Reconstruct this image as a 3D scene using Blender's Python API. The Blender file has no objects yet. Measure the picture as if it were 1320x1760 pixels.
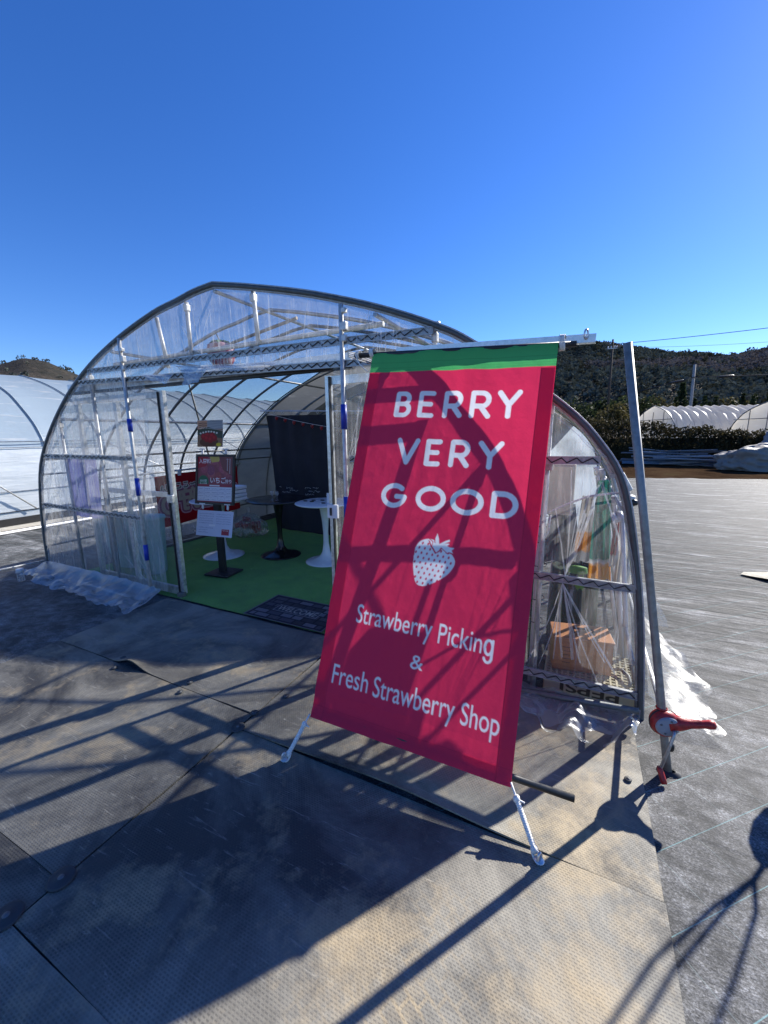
import bpy, bmesh, math, random
import numpy as np
from mathutils import Vector, Matrix, noise

SC = bpy.context.scene
COL = SC.collection
PI = math.pi
rnd = random.Random(7)

# ------------------------------------------------------------------ camera
cam_d = bpy.data.cameras.new('camera')
cam = bpy.data.objects.new('camera', cam_d)
COL.objects.link(cam)
cam_d.sensor_fit = 'VERTICAL'
cam_d.sensor_height = 24.0
cam_d.lens = 24.0 * 690.0 / 1760.0
cam_d.clip_start = 0.02
cam_d.clip_end = 6000
right = Vector((0.899327, 0.437119, -0.011693))
up = Vector((-0.072042, 0.174489, 0.982020))
fwd = Vector((-0.431300, 0.882315, -0.188413))
cam.matrix_world = Matrix(((right.x, up.x, -fwd.x, 0), (right.y, up.y, -fwd.y, 0),
                           (right.z, up.z, -fwd.z, 1.5), (0, 0, 0, 1)))
SC.camera = cam

# ------------------------------------------------------------------ sky, sun, exposure
SUN_AZ = math.radians(29.0)      # from +Y towards +X
SUN_EL = math.radians(32.0)
w = bpy.data.worlds.new('World'); SC.world = w
w.use_nodes = True
nt = w.node_tree; nt.nodes.clear()
out = nt.nodes.new('ShaderNodeOutputWorld'); bg = nt.nodes.new('ShaderNodeBackground')
sky = nt.nodes.new('ShaderNodeTexSky')
sky.sky_type = 'NISHITA'; sky.sun_disc = False
sky.sun_elevation = SUN_EL; sky.sun_rotation = SUN_AZ
sky.air_density = 1.0; sky.dust_density = 0.1; sky.ozone_density = 6.0; sky.altitude = 300
hs_ = nt.nodes.new('ShaderNodeHueSaturation'); hs_.inputs['Hue'].default_value = 0.514; hs_.inputs['Saturation'].default_value = 1.2; hs_.inputs['Value'].default_value = 0.86
bg.inputs[1].default_value = 0.108
nt.links.new(sky.outputs[0], hs_.inputs['Color']); nt.links.new(hs_.outputs[0], bg.inputs[0]); nt.links.new(bg.outputs[0], out.inputs[0])
sun_d = bpy.data.lights.new('sun', 'SUN'); sun_d.energy = 5.0; sun_d.angle = math.radians(0.6)
sun_d.color = (1.0, 0.95, 0.87)
sun = bpy.data.objects.new('sun', sun_d); COL.objects.link(sun)
sd = Vector((math.sin(SUN_AZ) * math.cos(SUN_EL), math.cos(SUN_AZ) * math.cos(SUN_EL), math.sin(SUN_EL)))
sun.rotation_euler = (-sd).to_track_quat('-Z', 'Y').to_euler()
SC.view_settings.view_transform = 'Standard'; SC.view_settings.look = 'None'
SC.view_settings.exposure = 1.08; SC.view_settings.gamma = 1.0
SC.cycles.transparent_max_bounces = 40
SC.cycles.max_bounces = 8
SC.cycles.caustics_reflective = False; SC.cycles.caustics_refractive = False

# ------------------------------------------------------------------ material helpers
def lin(h):
    h = h.lstrip('#'); v = [int(h[i:i + 2], 16) / 255 for i in (0, 2, 4)]
    return tuple(c / 12.92 if c <= 0.04045 else ((c + 0.055) / 1.055) ** 2.4 for c in v)

class NT:
    def __init__(s, name):
        s.m = bpy.data.materials.new(name); s.m.use_nodes = True
        s.t = s.m.node_tree; s.t.nodes.clear()
        s.out = s.t.nodes.new('ShaderNodeOutputMaterial')
    def n(s, kind, **kw):
        nd = s.t.nodes.new(kind)
        for k, v in kw.items():
            if k.startswith('i_'): nd.inputs[k[2:].replace('_', ' ')].default_value = v
            else: setattr(nd, k, v)
        return nd
    def l(s, a, b): s.t.links.new(a, b)
    def coord(s, scale=(1, 1, 1), rot=(0, 0, 0), kind='Object'):
        c = s.n('ShaderNodeTexCoord'); mp = s.n('ShaderNodeMapping')
        mp.inputs['Scale'].default_value = scale; mp.inputs['Rotation'].default_value = rot
        s.l(c.outputs[kind], mp.inputs['Vector']); return mp.outputs[0]
    def noise(s, vec, scale, detail=4, rough=0.55, dist=0.0):
        n = s.n('ShaderNodeTexNoise'); n.inputs['Scale'].default_value = scale
        n.inputs['Detail'].default_value = detail; n.inputs['Roughness'].default_value = rough
        n.inputs['Distortion'].default_value = dist
        s.l(vec, n.inputs['Vector']); return n.outputs['Fac']
    def ramp(s, fac, stops):
        r = s.n('ShaderNodeValToRGB'); e = r.color_ramp.elements
        while len(e) < len(stops): e.new(0.5)
        for k, (p, c) in enumerate(stops):
            e[k].position = p
            e[k].color = (c, c, c, 1) if isinstance(c, (int, float)) else (*c[:3], 1)
        s.l(fac, r.inputs[0]); return r.outputs[0]
    def math(s, op, a, b=None, clamp=False):
        m = s.n('ShaderNodeMath', operation=op, use_clamp=clamp)
        for i, v in enumerate((a, b)):
            if v is None: continue
            if isinstance(v, (int, float)): m.inputs[i].default_value = v
            else: s.l(v, m.inputs[i])
        return m.outputs[0]
    def mix(s, fac, a, b, blend='MIX'):
        m = s.n('ShaderNodeMix', data_type='RGBA', blend_type=blend)
        for sock, v in ((m.inputs[0], fac), (m.inputs[6], a), (m.inputs[7], b)):
            if isinstance(v, (int, float)): sock.default_value = v
            elif isinstance(v, tuple): sock.default_value = (*v[:3], 1)
            else: s.l(v, sock)
        return m.outputs[2]
    def bump(s, h, strength=0.3, dist=0.01, normal=None):
        b = s.n('ShaderNodeBump'); b.inputs['Strength'].default_value = strength
        b.inputs['Distance'].default_value = dist; s.l(h, b.inputs['Height'])
        if normal is not None: s.l(normal, b.inputs['Normal'])
        return b.outputs[0]
    def pbr(s, col, rough=0.6, metal=0.0, normal=None, spec=0.5, **kw):
        p = s.n('ShaderNodeBsdfPrincipled')
        for nm, v in (('Base Color', col), ('Roughness', rough), ('Metallic', metal), ('Specular IOR Level', spec)):
            if isinstance(v, (int, float)): p.inputs[nm].default_value = v
            elif isinstance(v, tuple): p.inputs[nm].default_value = (*v[:3], 1)
            else: s.l(v, p.inputs[nm])
        if normal is not None: s.l(normal, p.inputs['Normal'])
        for k, v in kw.items(): p.inputs[k].default_value = v
        return p.outputs[0]
    def done(s, sh): s.l(sh, s.out.inputs[0]); return s.m

def plain(name, col, rough=0.6, metal=0.0, var=0.25, scale=14, bump=0.08, spec=0.5):
    t = NT(name); v = t.coord()
    n = t.noise(v, scale, 5)
    c2 = tuple(max(0, c * (1 - var)) for c in col); c1 = tuple(min(1, c * (1 + var * .6)) for c in col)
    c = t.ramp(n, [(0.3, c2), (0.7, c1)])
    r = t.ramp(t.noise(v, scale * 2.3, 3), [(0.3, max(0.05, rough - .08)), (0.7, min(1, rough + .08))])
    nb = t.bump(t.noise(v, scale * 8, 3), bump, 0.003)
    return t.done(t.pbr(c, r, metal, nb, spec))

def film_mat(name, haze=0.16, streak=0.5, tint=(0.98, 0.99, 1.0), white=(0.97, 0.98, 1.0), scale=1.0, gloss=0.5, stretch=(9, 9, 1.0), soft=1.0, gr=0.12):
    """Clear agricultural film: mostly see-through, a milky share that scatters, a glossy skin with wrinkles."""
    t = NT(name)
    v = t.coord(tuple(x * scale for x in stretch)); v0 = t.coord()
    a = t.noise(v, 2.2, 6, 0.6, 0.6)
    b = t.noise(v, 9.0, 4, 0.6, 0.3)
    s1 = t.ramp(a, [(0.44, 0.0), (0.60, 0.25), (0.68, 1.0)])
    s2 = t.ramp(b, [(0.60, 0.0), (0.70, 1.0)])
    dirt = t.ramp(t.noise(v0, 3.0, 5), [(0.35, 0.0), (0.75, 1.0)])
    f = t.math('MULTIPLY', s1, streak * 0.45)
    f = t.math('ADD', f, t.math('MULTIPLY', s2, streak * 0.22))
    f = t.math('ADD', f, t.math('MULTIPLY', dirt, haze * 0.7))
    f = t.math('ADD', f, haze * 0.65, True)
    nb = t.bump(a, 0.6 * soft, 0.03); nb = t.bump(b, 0.35 * soft, 0.01, nb)
    tr = t.n('ShaderNodeBsdfTransparent'); tr.inputs[0].default_value = (*tint, 1)
    tl = t.n('ShaderNodeBsdfTranslucent'); tl.inputs[0].default_value = (*white, 1)
    df = t.n('ShaderNodeBsdfDiffuse'); df.inputs[0].default_value = (*white, 1)
    t.l(nb, df.inputs['Normal']); t.l(nb, tl.inputs['Normal'])
    m1 = t.n('ShaderNodeMixShader'); m1.inputs[0].default_value = 0.5
    t.l(tl.outputs[0], m1.inputs[1]); t.l(df.outputs[0], m1.inputs[2])
    m2 = t.n('ShaderNodeMixShader'); t.l(f, m2.inputs[0])
    t.l(tr.outputs[0], m2.inputs[1]); t.l(m1.outputs[0], m2.inputs[2])
    gl = t.n('ShaderNodeBsdfGlossy'); gl.inputs['Roughness'].default_value = gr
    t.l(nb, gl.inputs['Normal'])
    fr = t.n('ShaderNodeFresnel'); fr.inputs[0].default_value = 1.45; t.l(nb, fr.inputs['Normal'])
    m3 = t.n('ShaderNodeMixShader'); t.l(t.math('MULTIPLY', fr.outputs[0], gloss, True), m3.inputs[0])
    t.l(m2.outputs[0], m3.inputs[1]); t.l(gl.outputs[0], m3.inputs[2])
    return t.done(m3.outputs[0])

def cloth_mat(name, col=None, trans=0.45, rough=0.8, attr=None, weave=900, wr=0.25):
    t = NT(name); v = t.coord()
    if attr:
        a = t.n('ShaderNodeAttribute'); a.attribute_name = attr; c = a.outputs['Color']
    else:
        n = t.noise(v, 6, 5)
        c = t.ramp(n, [(0.3, tuple(x * .85 for x in col)), (0.7, tuple(min(1, x * 1.1) for x in col))])
    nb = t.bump(t.noise(v, 7, 5, 0.6), wr, 0.02)
    nb = t.bump(t.noise(v, weave, 1), 0.15, 0.001, nb)
    p = t.pbr(c, rough, 0, nb, 0.3)
    if trans <= 0: return t.done(p)
    tl = t.n('ShaderNodeBsdfTranslucent'); t.l(c, tl.inputs[0])
    t.l(nb, tl.inputs['Normal'])
    m = t.n('ShaderNodeMixShader'); m.inputs[0].default_value = trans
    t.l(p, m.inputs[1]); t.l(tl.outputs[0], m.inputs[2])
    return t.done(m.outputs[0])

# ------------------------------------------------------------------ object helpers
def org(o):
    v = Vector((0, 0, 0))
    while o is not None:
        v += Vector(o.location); o = o.parent
    return v

def put(o, label=None, cat=None, group=None, kind=None):
    if label: o['label'] = label
    if cat: o['category'] = cat
    if group: o['group'] = group
    if kind: o['kind'] = kind
    return o

def thing(name, label, cat, loc=(0, 0, 0), group=None, rz=0):
    o = bpy.data.objects.new(name, None); COL.objects.link(o)
    o.location = loc; o.rotation_euler = (0, 0, rz)
    o.empty_display_size = 0.1
    return put(o, label, cat, group)

def dup(root, loc, rz=None, label=None):
    r = root.copy(); COL.objects.link(r); r.location = loc
    if rz is not None: r.rotation_euler = (0, 0, rz)
    if label: r['label'] = label
    for ch in list(root.children):
        c = ch.copy(); COL.objects.link(c); c.parent = r
        for g in list(ch.children):
            d = g.copy(); COL.objects.link(d); d.parent = c
    return r

class MB:
    def __init__(s): s.v = []; s.f = []; s.sm = []; s.second = None
    def add(s, vs, fs, smooth=False):
        k = len(s.v); s.v += [tuple(x) for x in vs]
        s.f += [tuple(i + k for i in f) for f in fs]; s.sm += [smooth] * len(fs)
        return s
    def box(s, c, size, rot=None, bev=0.0):
        x, y, z = (d / 2 for d in size)
        if bev <= 0:
            vs = [Vector((a * x, b * y, e * z)) for a in (-1, 1) for b in (-1, 1) for e in (-1, 1)]
            fs = [(0, 1, 3, 2), (4, 6, 7, 5), (0, 4, 5, 1), (2, 3, 7, 6), (0, 2, 6, 4), (1, 5, 7, 3)]
        else:
            bm = bmesh.new(); bmesh.ops.create_cube(bm, size=1)
            for q in bm.verts: q.co = Vector((q.co.x * 2 * x, q.co.y * 2 * y, q.co.z * 2 * z))
            bmesh.ops.bevel(bm, geom=bm.edges[:], offset=bev, segments=2, affect='EDGES', profile=0.6)
            vs = [q.co.copy() for q in bm.verts]; bm.verts.index_update()
            fs = [tuple(q.index for q in f.verts) for f in bm.faces]; bm.free()
        if rot is not None: vs = [rot @ q for q in vs]
        return s.add([q + Vector(c) for q in vs], fs)
    def tube(s, pts, r, seg=8, cap=True, closed=False):
        pts = [Vector(p) for p in pts]; n = len(pts)
        rs = r if isinstance(r, (list, tuple)) else [r] * n
        vs = []; fs = []; ref = None
        for i, p in enumerate(pts):
            if closed: d = pts[(i + 1) % n] - pts[i - 1]
            else: d = pts[min(i + 1, n - 1)] - pts[max(i - 1, 0)]
            if d.length < 1e-9: d = Vector((0, 0, 1))
            d.normalize()
            if ref is None:
                ref = Vector((0, 0, 1)) if abs(d.z) < .9 else Vector((1, 0, 0))
            a = d.cross(ref)
            if a.length < 1e-6: a = d.orthogonal()
            a.normalize(); b = a.cross(d); ref = b
            for k in range(seg):
                t = 2 * PI * k / seg
                vs.append(p + (a * math.cos(t) + b * math.sin(t)) * rs[i])
        m = n if closed else n - 1
        for i in range(m):
            j = (i + 1) % n
            for k in range(seg):
                k2 = (k + 1) % seg
                fs.append((i * seg + k, i * seg + k2, j * seg + k2, j * seg + k))
        s.add(vs, fs, True)
        if cap and not closed:
            b = len(s.v) - len(vs)
            s.f.append(tuple(b + k for k in range(seg))[::-1]); s.sm.append(False)
            s.f.append(tuple(b + (n - 1) * seg + k for k in range(seg))); s.sm.append(False)
        return s
    def lathe(s, prof, c=(0, 0, 0), seg=32, sx=1, sy=1, rot=None):
        vs = []; fs = []; n = len(prof)
        for r, z in prof:
            for k in range(seg):
                t = 2 * PI * k / seg
                q = Vector((r * math.cos(t) * sx, r * math.sin(t) * sy, z))
                if rot is not None: q = rot @ q
                vs.append(q + Vector(c))
        for i in range(n - 1):
            for k in range(seg):
                k2 = (k + 1) % seg
                fs.append((i * seg + k, i * seg + k2, (i + 1) * seg + k2, (i + 1) * seg + k))
        return s.add(vs, fs, True)
    def grid(s, nx, ny, fn, keep=None, smooth=True):
        vs = [fn(i / (nx - 1), j / (ny - 1)) for j in range(ny) for i in range(nx)]
        fs = []
        for j in range(ny - 1):
            for i in range(nx - 1):
                if keep is None or keep((i + .5) / (nx - 1), (j + .5) / (ny - 1)):
                    fs.append((j * nx + i, j * nx + i + 1, (j + 1) * nx + i + 1, (j + 1) * nx + i))
        return s.add(vs, fs, smooth)
    def ribbon(s, pts, wd, side):
        side = Vector(side).normalized(); vs = []; n = len(pts)
        for i, p in enumerate(pts):
            ww = wd[i] if isinstance(wd, (list, tuple)) else wd
            vs += [Vector(p) - side * ww / 2, Vector(p) + side * ww / 2]
        return s.add(vs, [(2 * i, 2 * i + 1, 2 * i + 3, 2 * i + 2) for i in range(n - 1)], True)
    def build(s, name, mat, parent=None, label=None, cat=None, group=None, kind=None, loc=None):
        me = bpy.data.meshes.new(name)
        o_ = org(parent) if parent is not None else Vector(loc or (0, 0, 0))
        me.from_pydata([tuple(Vector(v) - o_) for v in s.v], [], s.f)
        me.polygons.foreach_set('use_smooth', s.sm)
        me.materials.append(mat)
        if s.second:
            me.materials.append(s.second[1])
            me.polygons.foreach_set('material_index', [0 if i < s.second[0] else 1 for i in range(len(s.f))])
        me.update()
        o = bpy.data.objects.new(name, me); COL.objects.link(o)
        if parent is not None: o.parent = parent
        elif loc: o.location = loc
        return put(o, label, cat, group, kind)

# ------------------------------------------------------------------ printing on cloth and card
_fontcache = {}
def glyph_tris(text, bold=0.0):
    key = (text, bold)
    if key in _fontcache: return _fontcache[key]
    cu = bpy.data.curves.new('lettering', 'FONT'); cu.body = text; cu.size = 1.0
    cu.fill_mode = 'BOTH' if hasattr(cu, 'fill_mode') else cu.fill_mode
    cu.dimensions = '2D'; cu.offset = bold; cu.resolution_u = 6
    o = bpy.data.objects.new('lettering', cu); COL.objects.link(o)
    dg = bpy.context.evaluated_depsgraph_get(); dg.update()
    ev = o.evaluated_get(dg); me = ev.to_mesh()
    me.calc_loop_triangles()
    V = np.array([v.co[:2] for v in me.vertices]) if len(me.vertices) else np.zeros((0, 2))
    T = np.array([t.vertices[:] for t in me.loop_triangles]) if len(me.loop_triangles) else np.zeros((0, 3), int)
    ev.to_mesh_clear(); bpy.data.objects.remove(o); bpy.data.curves.remove(cu)
    _fontcache[key] = (V, T); return V, T

class Print:
    """A w x h metre sheet; u to the right, v down; painted with flat printed colours."""
    def __init__(s, wd, ht, step, bg):
        s.w, s.h = wd, ht; s.nx = int(round(wd / step)) + 1; s.ny = int(round(ht / step)) + 1
        s.SS = 2; s.NX = (s.nx - 1) * 2 + 1; s.NY = (s.ny - 1) * 2 + 1
        s.X, s.Y = np.meshgrid(np.linspace(0, wd, s.NX), np.linspace(0, ht, s.NY))
        s.c = np.empty((s.NY, s.NX, 3)); s.c[:] = bg
    def win(s, x0, y0, x1, y1):
        i0 = max(0, int(x0 / s.w * (s.NX - 1)) - 1); i1 = min(s.NX, int(x1 / s.w * (s.NX - 1)) + 3)
        j0 = max(0, int(y0 / s.h * (s.NY - 1)) - 1); j1 = min(s.NY, int(y1 / s.h * (s.NY - 1)) + 3)
        return slice(j0, max(j0, j1)), slice(i0, max(i0, i1))
    def put(s, sl, mask, col):
        s.c[sl][mask] = col
    def rect(s, x0, y0, x1, y1, col):
        sl = s.win(x0, y0, x1, y1); X, Y = s.X[sl], s.Y[sl]
        s.put(sl, (X >= x0) & (X <= x1) & (Y >= y0) & (Y <= y1), col)
    def ell(s, cx, cy, a, b, col, rot=0):
        r = max(a, b); sl = s.win(cx - r, cy - r, cx + r, cy + r); X, Y = s.X[sl] - cx, s.Y[sl] - cy
        c, q = math.cos(rot), math.sin(rot)
        s.put(sl, ((X * c + Y * q) / a) ** 2 + ((-X * q + Y * c) / b) ** 2 <= 1, col)
    def poly(s, P, col):
        P = np.array(P); sl = s.win(P[:, 0].min(), P[:, 1].min(), P[:, 0].max(), P[:, 1].max())
        X, Y = s.X[sl], s.Y[sl]; m = np.zeros(X.shape, bool)
        for k in range(len(P)):
            (x0, y0), (x1, y1) = P[k - 1], P[k]
            if y0 == y1: continue
            c = ((Y < y0) != (Y < y1)) & (X < (x1 - x0) * (Y - y0) / (y1 - y0) + x0); m ^= c
        s.put(sl, m, col)
    def stroke(s, P, r, col):
        P = np.array(P, float)
        for k in range(len(P) - 1):
            a, b = P[k], P[k + 1]
            sl = s.win(min(a[0], b[0]) - r, min(a[1], b[1]) - r, max(a[0], b[0]) + r, max(a[1], b[1]) + r)
            X, Y = s.X[sl], s.Y[sl]; d = b - a; L = max(d @ d, 1e-12)
            t = np.clip(((X - a[0]) * d[0] + (Y - a[1]) * d[1]) / L, 0, 1)
            s.put(sl, (X - a[0] - t * d[0]) ** 2 + (Y - a[1] - t * d[1]) ** 2 <= r * r, col)
    def text(s, txt, x, y, size, col, sx=1.0, align='l', bold=0.0, mirror=False, width=None, rot180=False, grow=0.0):
        V, T = glyph_tris(txt, bold)
        if len(T) == 0: return
        V = V.copy(); x0, x1 = V[:, 0].min(), V[:, 0].max(); V[:, 0] -= x0; wv = x1 - x0
        if width: sx = width / (wv * size)
        if mirror: V[:, 0] = wv - V[:, 0]
        if rot180:
            V[:, 0] = wv - V[:, 0]; V[:, 1] = V[:, 1].max() - V[:, 1]
        V[:, 0] = V[:, 0] * size * sx; V[:, 1] = -V[:, 1] * size
        off = {'l': 0, 'c': -wv * size * sx / 2, 'r': -wv * size * sx}[align]
        V += (x + off, y)
        if grow > 0:
            for tri in T:
                s.stroke([V[tri[0]], V[tri[1]], V[tri[2]], V[tri[0]]], grow, col)
        for tri in T:
            a, b, c = V[tri[0]], V[tri[1]], V[tri[2]]
            sl = s.win(min(a[0], b[0], c[0]), min(a[1], b[1], c[1]), max(a[0], b[0], c[0]), max(a[1], b[1], c[1]))
            X, Y = s.X[sl], s.Y[sl]
            e = lambda p, q: (q[0] - p[0]) * (Y - p[1]) - (q[1] - p[1]) * (X - p[0])
            e0, e1, e2 = e(a, b), e(b, c), e(c, a)
            s.put(sl, ((e0 >= 0) & (e1 >= 0) & (e2 >= 0)) | ((e0 <= 0) & (e1 <= 0) & (e2 <= 0)), col)
    def scribble(s, x0, y, x1, h, col, r=0.0008, seed=0):
        q = random.Random(seed); x = x0
        while x < x1:
            wv = h * q.uniform(.5, 1.0)
            s.stroke([(x, y - h * q.random()), (x + wv * .4, y - h * q.random()), (x + wv * .7, y - h * q.random())], r, col)
            x += wv + h * .25
    def mesh(s, name, fn, mat, parent=None, back=0.0, **kw):
        """fn(u, v) with u, v in 0..1 -> world point"""
        C_ = np.pad(s.c, ((1, 1), (1, 1), (0, 0)), mode='edge')
        K = np.array([[1, 2, 1], [2, 4, 2], [1, 2, 1]]) / 16
        A = sum(K[j, i] * C_[j:j + s.NY, i:i + s.NX] for j in range(3) for i in range(3))[::2, ::2]
        m = MB(); m.grid(s.nx, s.ny, fn)
        o = m.build(name, mat, parent, **kw)
        at = o.data.attributes.new('print', 'FLOAT_COLOR', 'POINT')
        rgba = np.ones((s.ny * s.nx, 4), np.float32); rgba[:, :3] = A.reshape(-1, 3)
        at.data.foreach_set('color', rgba.ravel())
        return o

# ------------------------------------------------------------------ materials
M = {}
def galv(name, col, rough=0.42, metal=0.75):
    t = NT(name); v = t.coord(); n = t.noise(v, 30, 6, 0.65)
    sp = t.noise(v, 7, 5, 0.6)
    c = t.mix(t.ramp(n, [(0.35, 0.0), (0.7, 1.0)]), tuple(x * .72 for x in col), tuple(min(1, x * 1.2) for x in col))
    c = t.mix(t.ramp(sp, [(0.62, 0.0), (0.75, 0.55)]), c, (0.20, 0.15, 0.10))
    r = t.ramp(n, [(0.3, rough - .08), (0.7, rough + .15)])
    return t.done(t.pbr(c, r, metal, t.bump(n, 0.12, 0.002)))
M['pipe'] = galv('galvanised steel pipe', (0.46, 0.47, 0.48))
M['pipe_pale'] = galv('pale galvanised pipe', (0.66, 0.66, 0.64), 0.5, 0.45)
M['pipe_dark'] = galv('weathered dark pipe', (0.16, 0.17, 0.175), 0.5, 0.5)
M['arch'] = galv('grey film channel', (0.10, 0.112, 0.112), 0.55, 0.15)
M['rail'] = galv('film lock rail', (0.46, 0.475, 0.485), 0.45, 0.4)
M['alu'] = galv('aluminium', (0.66, 0.67, 0.68), 0.34, 0.8)
M['black_wire'] = plain('black coated wire', (0.02, 0.02, 0.022), 0.5)
M['blue'] = plain('blue plastic sleeve', (0.012, 0.045, 0.42), 0.42, 0, 0.15)
M['film'] = film_mat('clear film', 0.04, 0.28)
M['film_front'] = film_mat('clear film on the gable', 0.09, 0.7, white=(1.0, 1.0, 1.0), stretch=(16, 16, 1.2))
M['film_skirt_sun'] = film_mat('film skirt dimmed for sun', 0.20, 0.4, stretch=(7, 7, 7), gloss=.10, white=(.30, .31, .30), soft=.25, gr=.4)  # copy of the skirt film, colour darkened to hold back the sun on it
M['end_film'] = film_mat('hazy end wall film', 0.8, 0.3, white=(.45, .52, .60), soft=.5)
M['film_left'] = film_mat('hazy film on the left gable', 0.20, 0.85, white=(1.0, 1.0, 1.0), stretch=(16, 16, 1.2))
M['film_fold'] = film_mat('doubled film fold', 0.44, 0.6, stretch=(20, 20, 2))
M['film_skirt'] = film_mat('crumpled film skirt', 0.30, 0.5, stretch=(7, 7, 7), gloss=.3, white=(.72, .76, .80), soft=.3, gr=.3)
M['black_rod'] = plain('black pipe', (0.015, 0.015, 0.017), 0.4)
M['black_metal'] = plain('black powder coat', (0.018, 0.018, 0.02), 0.45)
M['white_gloss'] = plain('white lacquer', (0.72, 0.73, 0.76), 0.22, 0, 0.05, 6, 0.02)
M['black_gloss'] = plain('black lacquer', (0.012, 0.012, 0.014), 0.18, 0, 0.2, 6, 0.02)
M['rope'] = plain('white rope', (0.82, 0.81, 0.78), 0.85, 0, 0.2, 120, 0.5)
M['red_plastic'] = plain('red plastic', (0.40, 0.02, 0.022), 0.42, 0, 0.5, 40, .25)
M['grey_plate'] = plain('grey plate', (0.26, 0.27, 0.31), 0.45)
M['print_card'] = cloth_mat('printed card', None, 0.0, 0.35, 'print', 400, 0.03)
M['print_cloth'] = cloth_mat('printed polyester cloth', None, 0.36, 0.75, 'print', 700, 0.35)
M['white_card'] = plain('white plastic card', (0.75, 0.76, 0.80), 0.4, 0, 0.06)
M['green_paint'] = plain('green leaf', (0.03, 0.16, 0.03), 0.5)
M['straw_red'] = plain('strawberry red', (0.35, 0.02, 0.03), 0.35)

# ---- ground materials
def mat_weed():
    t = NT('woven weed control sheet')
    v = t.coord(rot=(0, 0, math.radians(-44)))
    sep = t.n('ShaderNodeSeparateXYZ'); t.l(v, sep.inputs[0])
    def line(axis, period, wd):
        a = t.math('FRACT', t.math('ADD', t.math('DIVIDE', sep.outputs[axis], period), 100.31 if axis else 100.05))
        d = t.math('ABSOLUTE', t.math('SUBTRACT', a, 0.5))
        return t.math('LESS_THAN', d, wd / period / 2)
    vs = t.coord((1.0, 1.0, 1), rot=(0, 0, math.radians(-44)))
    big = t.noise(vs, 0.55, 4, 0.6, 0.3)
    vst = t.coord((0.55, 4.2, 1), rot=(0, 0, math.radians(-8)))
    streak = t.noise(vst, 1.6, 8, 0.68, 0.5)
    v0 = t.coord()
    fine = t.noise(t.coord((110, 150, 1), rot=(0, 0, math.radians(-44))), 1.0, 4, 0.8)
    fine2 = t.noise(v0, 14.0, 5, 0.7)
    gw = t.n('ShaderNodeNewGeometry'); sg = t.n('ShaderNodeSeparateXYZ'); t.l(gw.outputs['Position'], sg.inputs[0])
    far = t.ramp(t.math('DIVIDE', sg.outputs[1], 10.0), [(.22, 0.12), (.50, 1.0)])
    patch = t.noise(t.coord((1.0, 1.5, 1), rot=(0, 0, math.radians(-20))), 3.2, 5, 0.65, 0.5)
    d = t.math('ADD', t.math('MULTIPLY', fine, 0.42), t.math('MULTIPLY', fine2, 0.18))
    d = t.math('ADD', d, t.math('MULTIPLY', patch, 0.24))
    d = t.math('ADD', d, t.math('MULTIPLY', t.math('SUBTRACT', t.ramp(streak, [(.34, 0.0), (.66, 1.0)]), .5), t.math('MULTIPLY', far, 0.30))); d = t.math('ADD', d, t.math('SUBTRACT', .035, t.math('MULTIPLY', far, .035)))
    c = t.ramp(d, [(0.41, (0.042, 0.044, 0.045)), (0.465, (0.12, 0.121, 0.121)), (0.515, (0.24, 0.245, 0.25)), (0.575, (0.60, 0.61, 0.62))])  # pale end covers dust and sun glint put into the colour
    tear = t.noise(t.coord((.22, 9, 1), rot=(0, 0, math.radians(-10))), 1.4, 6, .6, .5)
    c = t.mix(t.math('MULTIPLY', t.ramp(tear, [(.64, 0.0), (.67, .85)]), far), c, (.02, .02, .022))
    ridge = t.noise(t.coord((.45, 11, 1), rot=(0, 0, math.radians(-12))), 1.2, 6, .7, .4)
    c = t.mix(t.math('MULTIPLY', t.ramp(ridge, [(.60, 0.0), (.68, .7)]), far), c, (.42, .42, .415))
    c = t.mix(t.math('MULTIPLY', far, .60), c, (.035, .038, .042))  # colour darkened with distance to offset overbright sun glare
    c = t.mix(t.math('MULTIPLY', line(1, 0.2, 0.0028), t.math('MULTIPLY', patch, .8)), c, (0.22, 0.45, 0.47))
    c = t.mix(t.math('MULTIPLY', line(0, 0.2, 0.0022), t.math('MULTIPLY', patch, .5)), c, (0.32, 0.42, 0.42))
    rip = t.noise(t.coord((.7, 7.5, 1), rot=(0, 0, math.radians(-14))), 2.2, 6, .65, .8)
    h = t.math('MULTIPLY', t.math('ADD', t.math('MULTIPLY', streak, .8), t.math('MULTIPLY', rip, .7)), far); h = t.math('ADD', h, t.math('MULTIPLY', fine2, 0.08))
    nb = t.bump(h, 0.8, 0.06); nb = t.bump(fine, 0.35, 0.003, nb)
    return t.done(t.pbr(c, t.ramp(fine, [(0.3, 0.55), (0.7, 0.75)]), 0, nb, 0.14))
M['weed'] = mat_weed()

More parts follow.
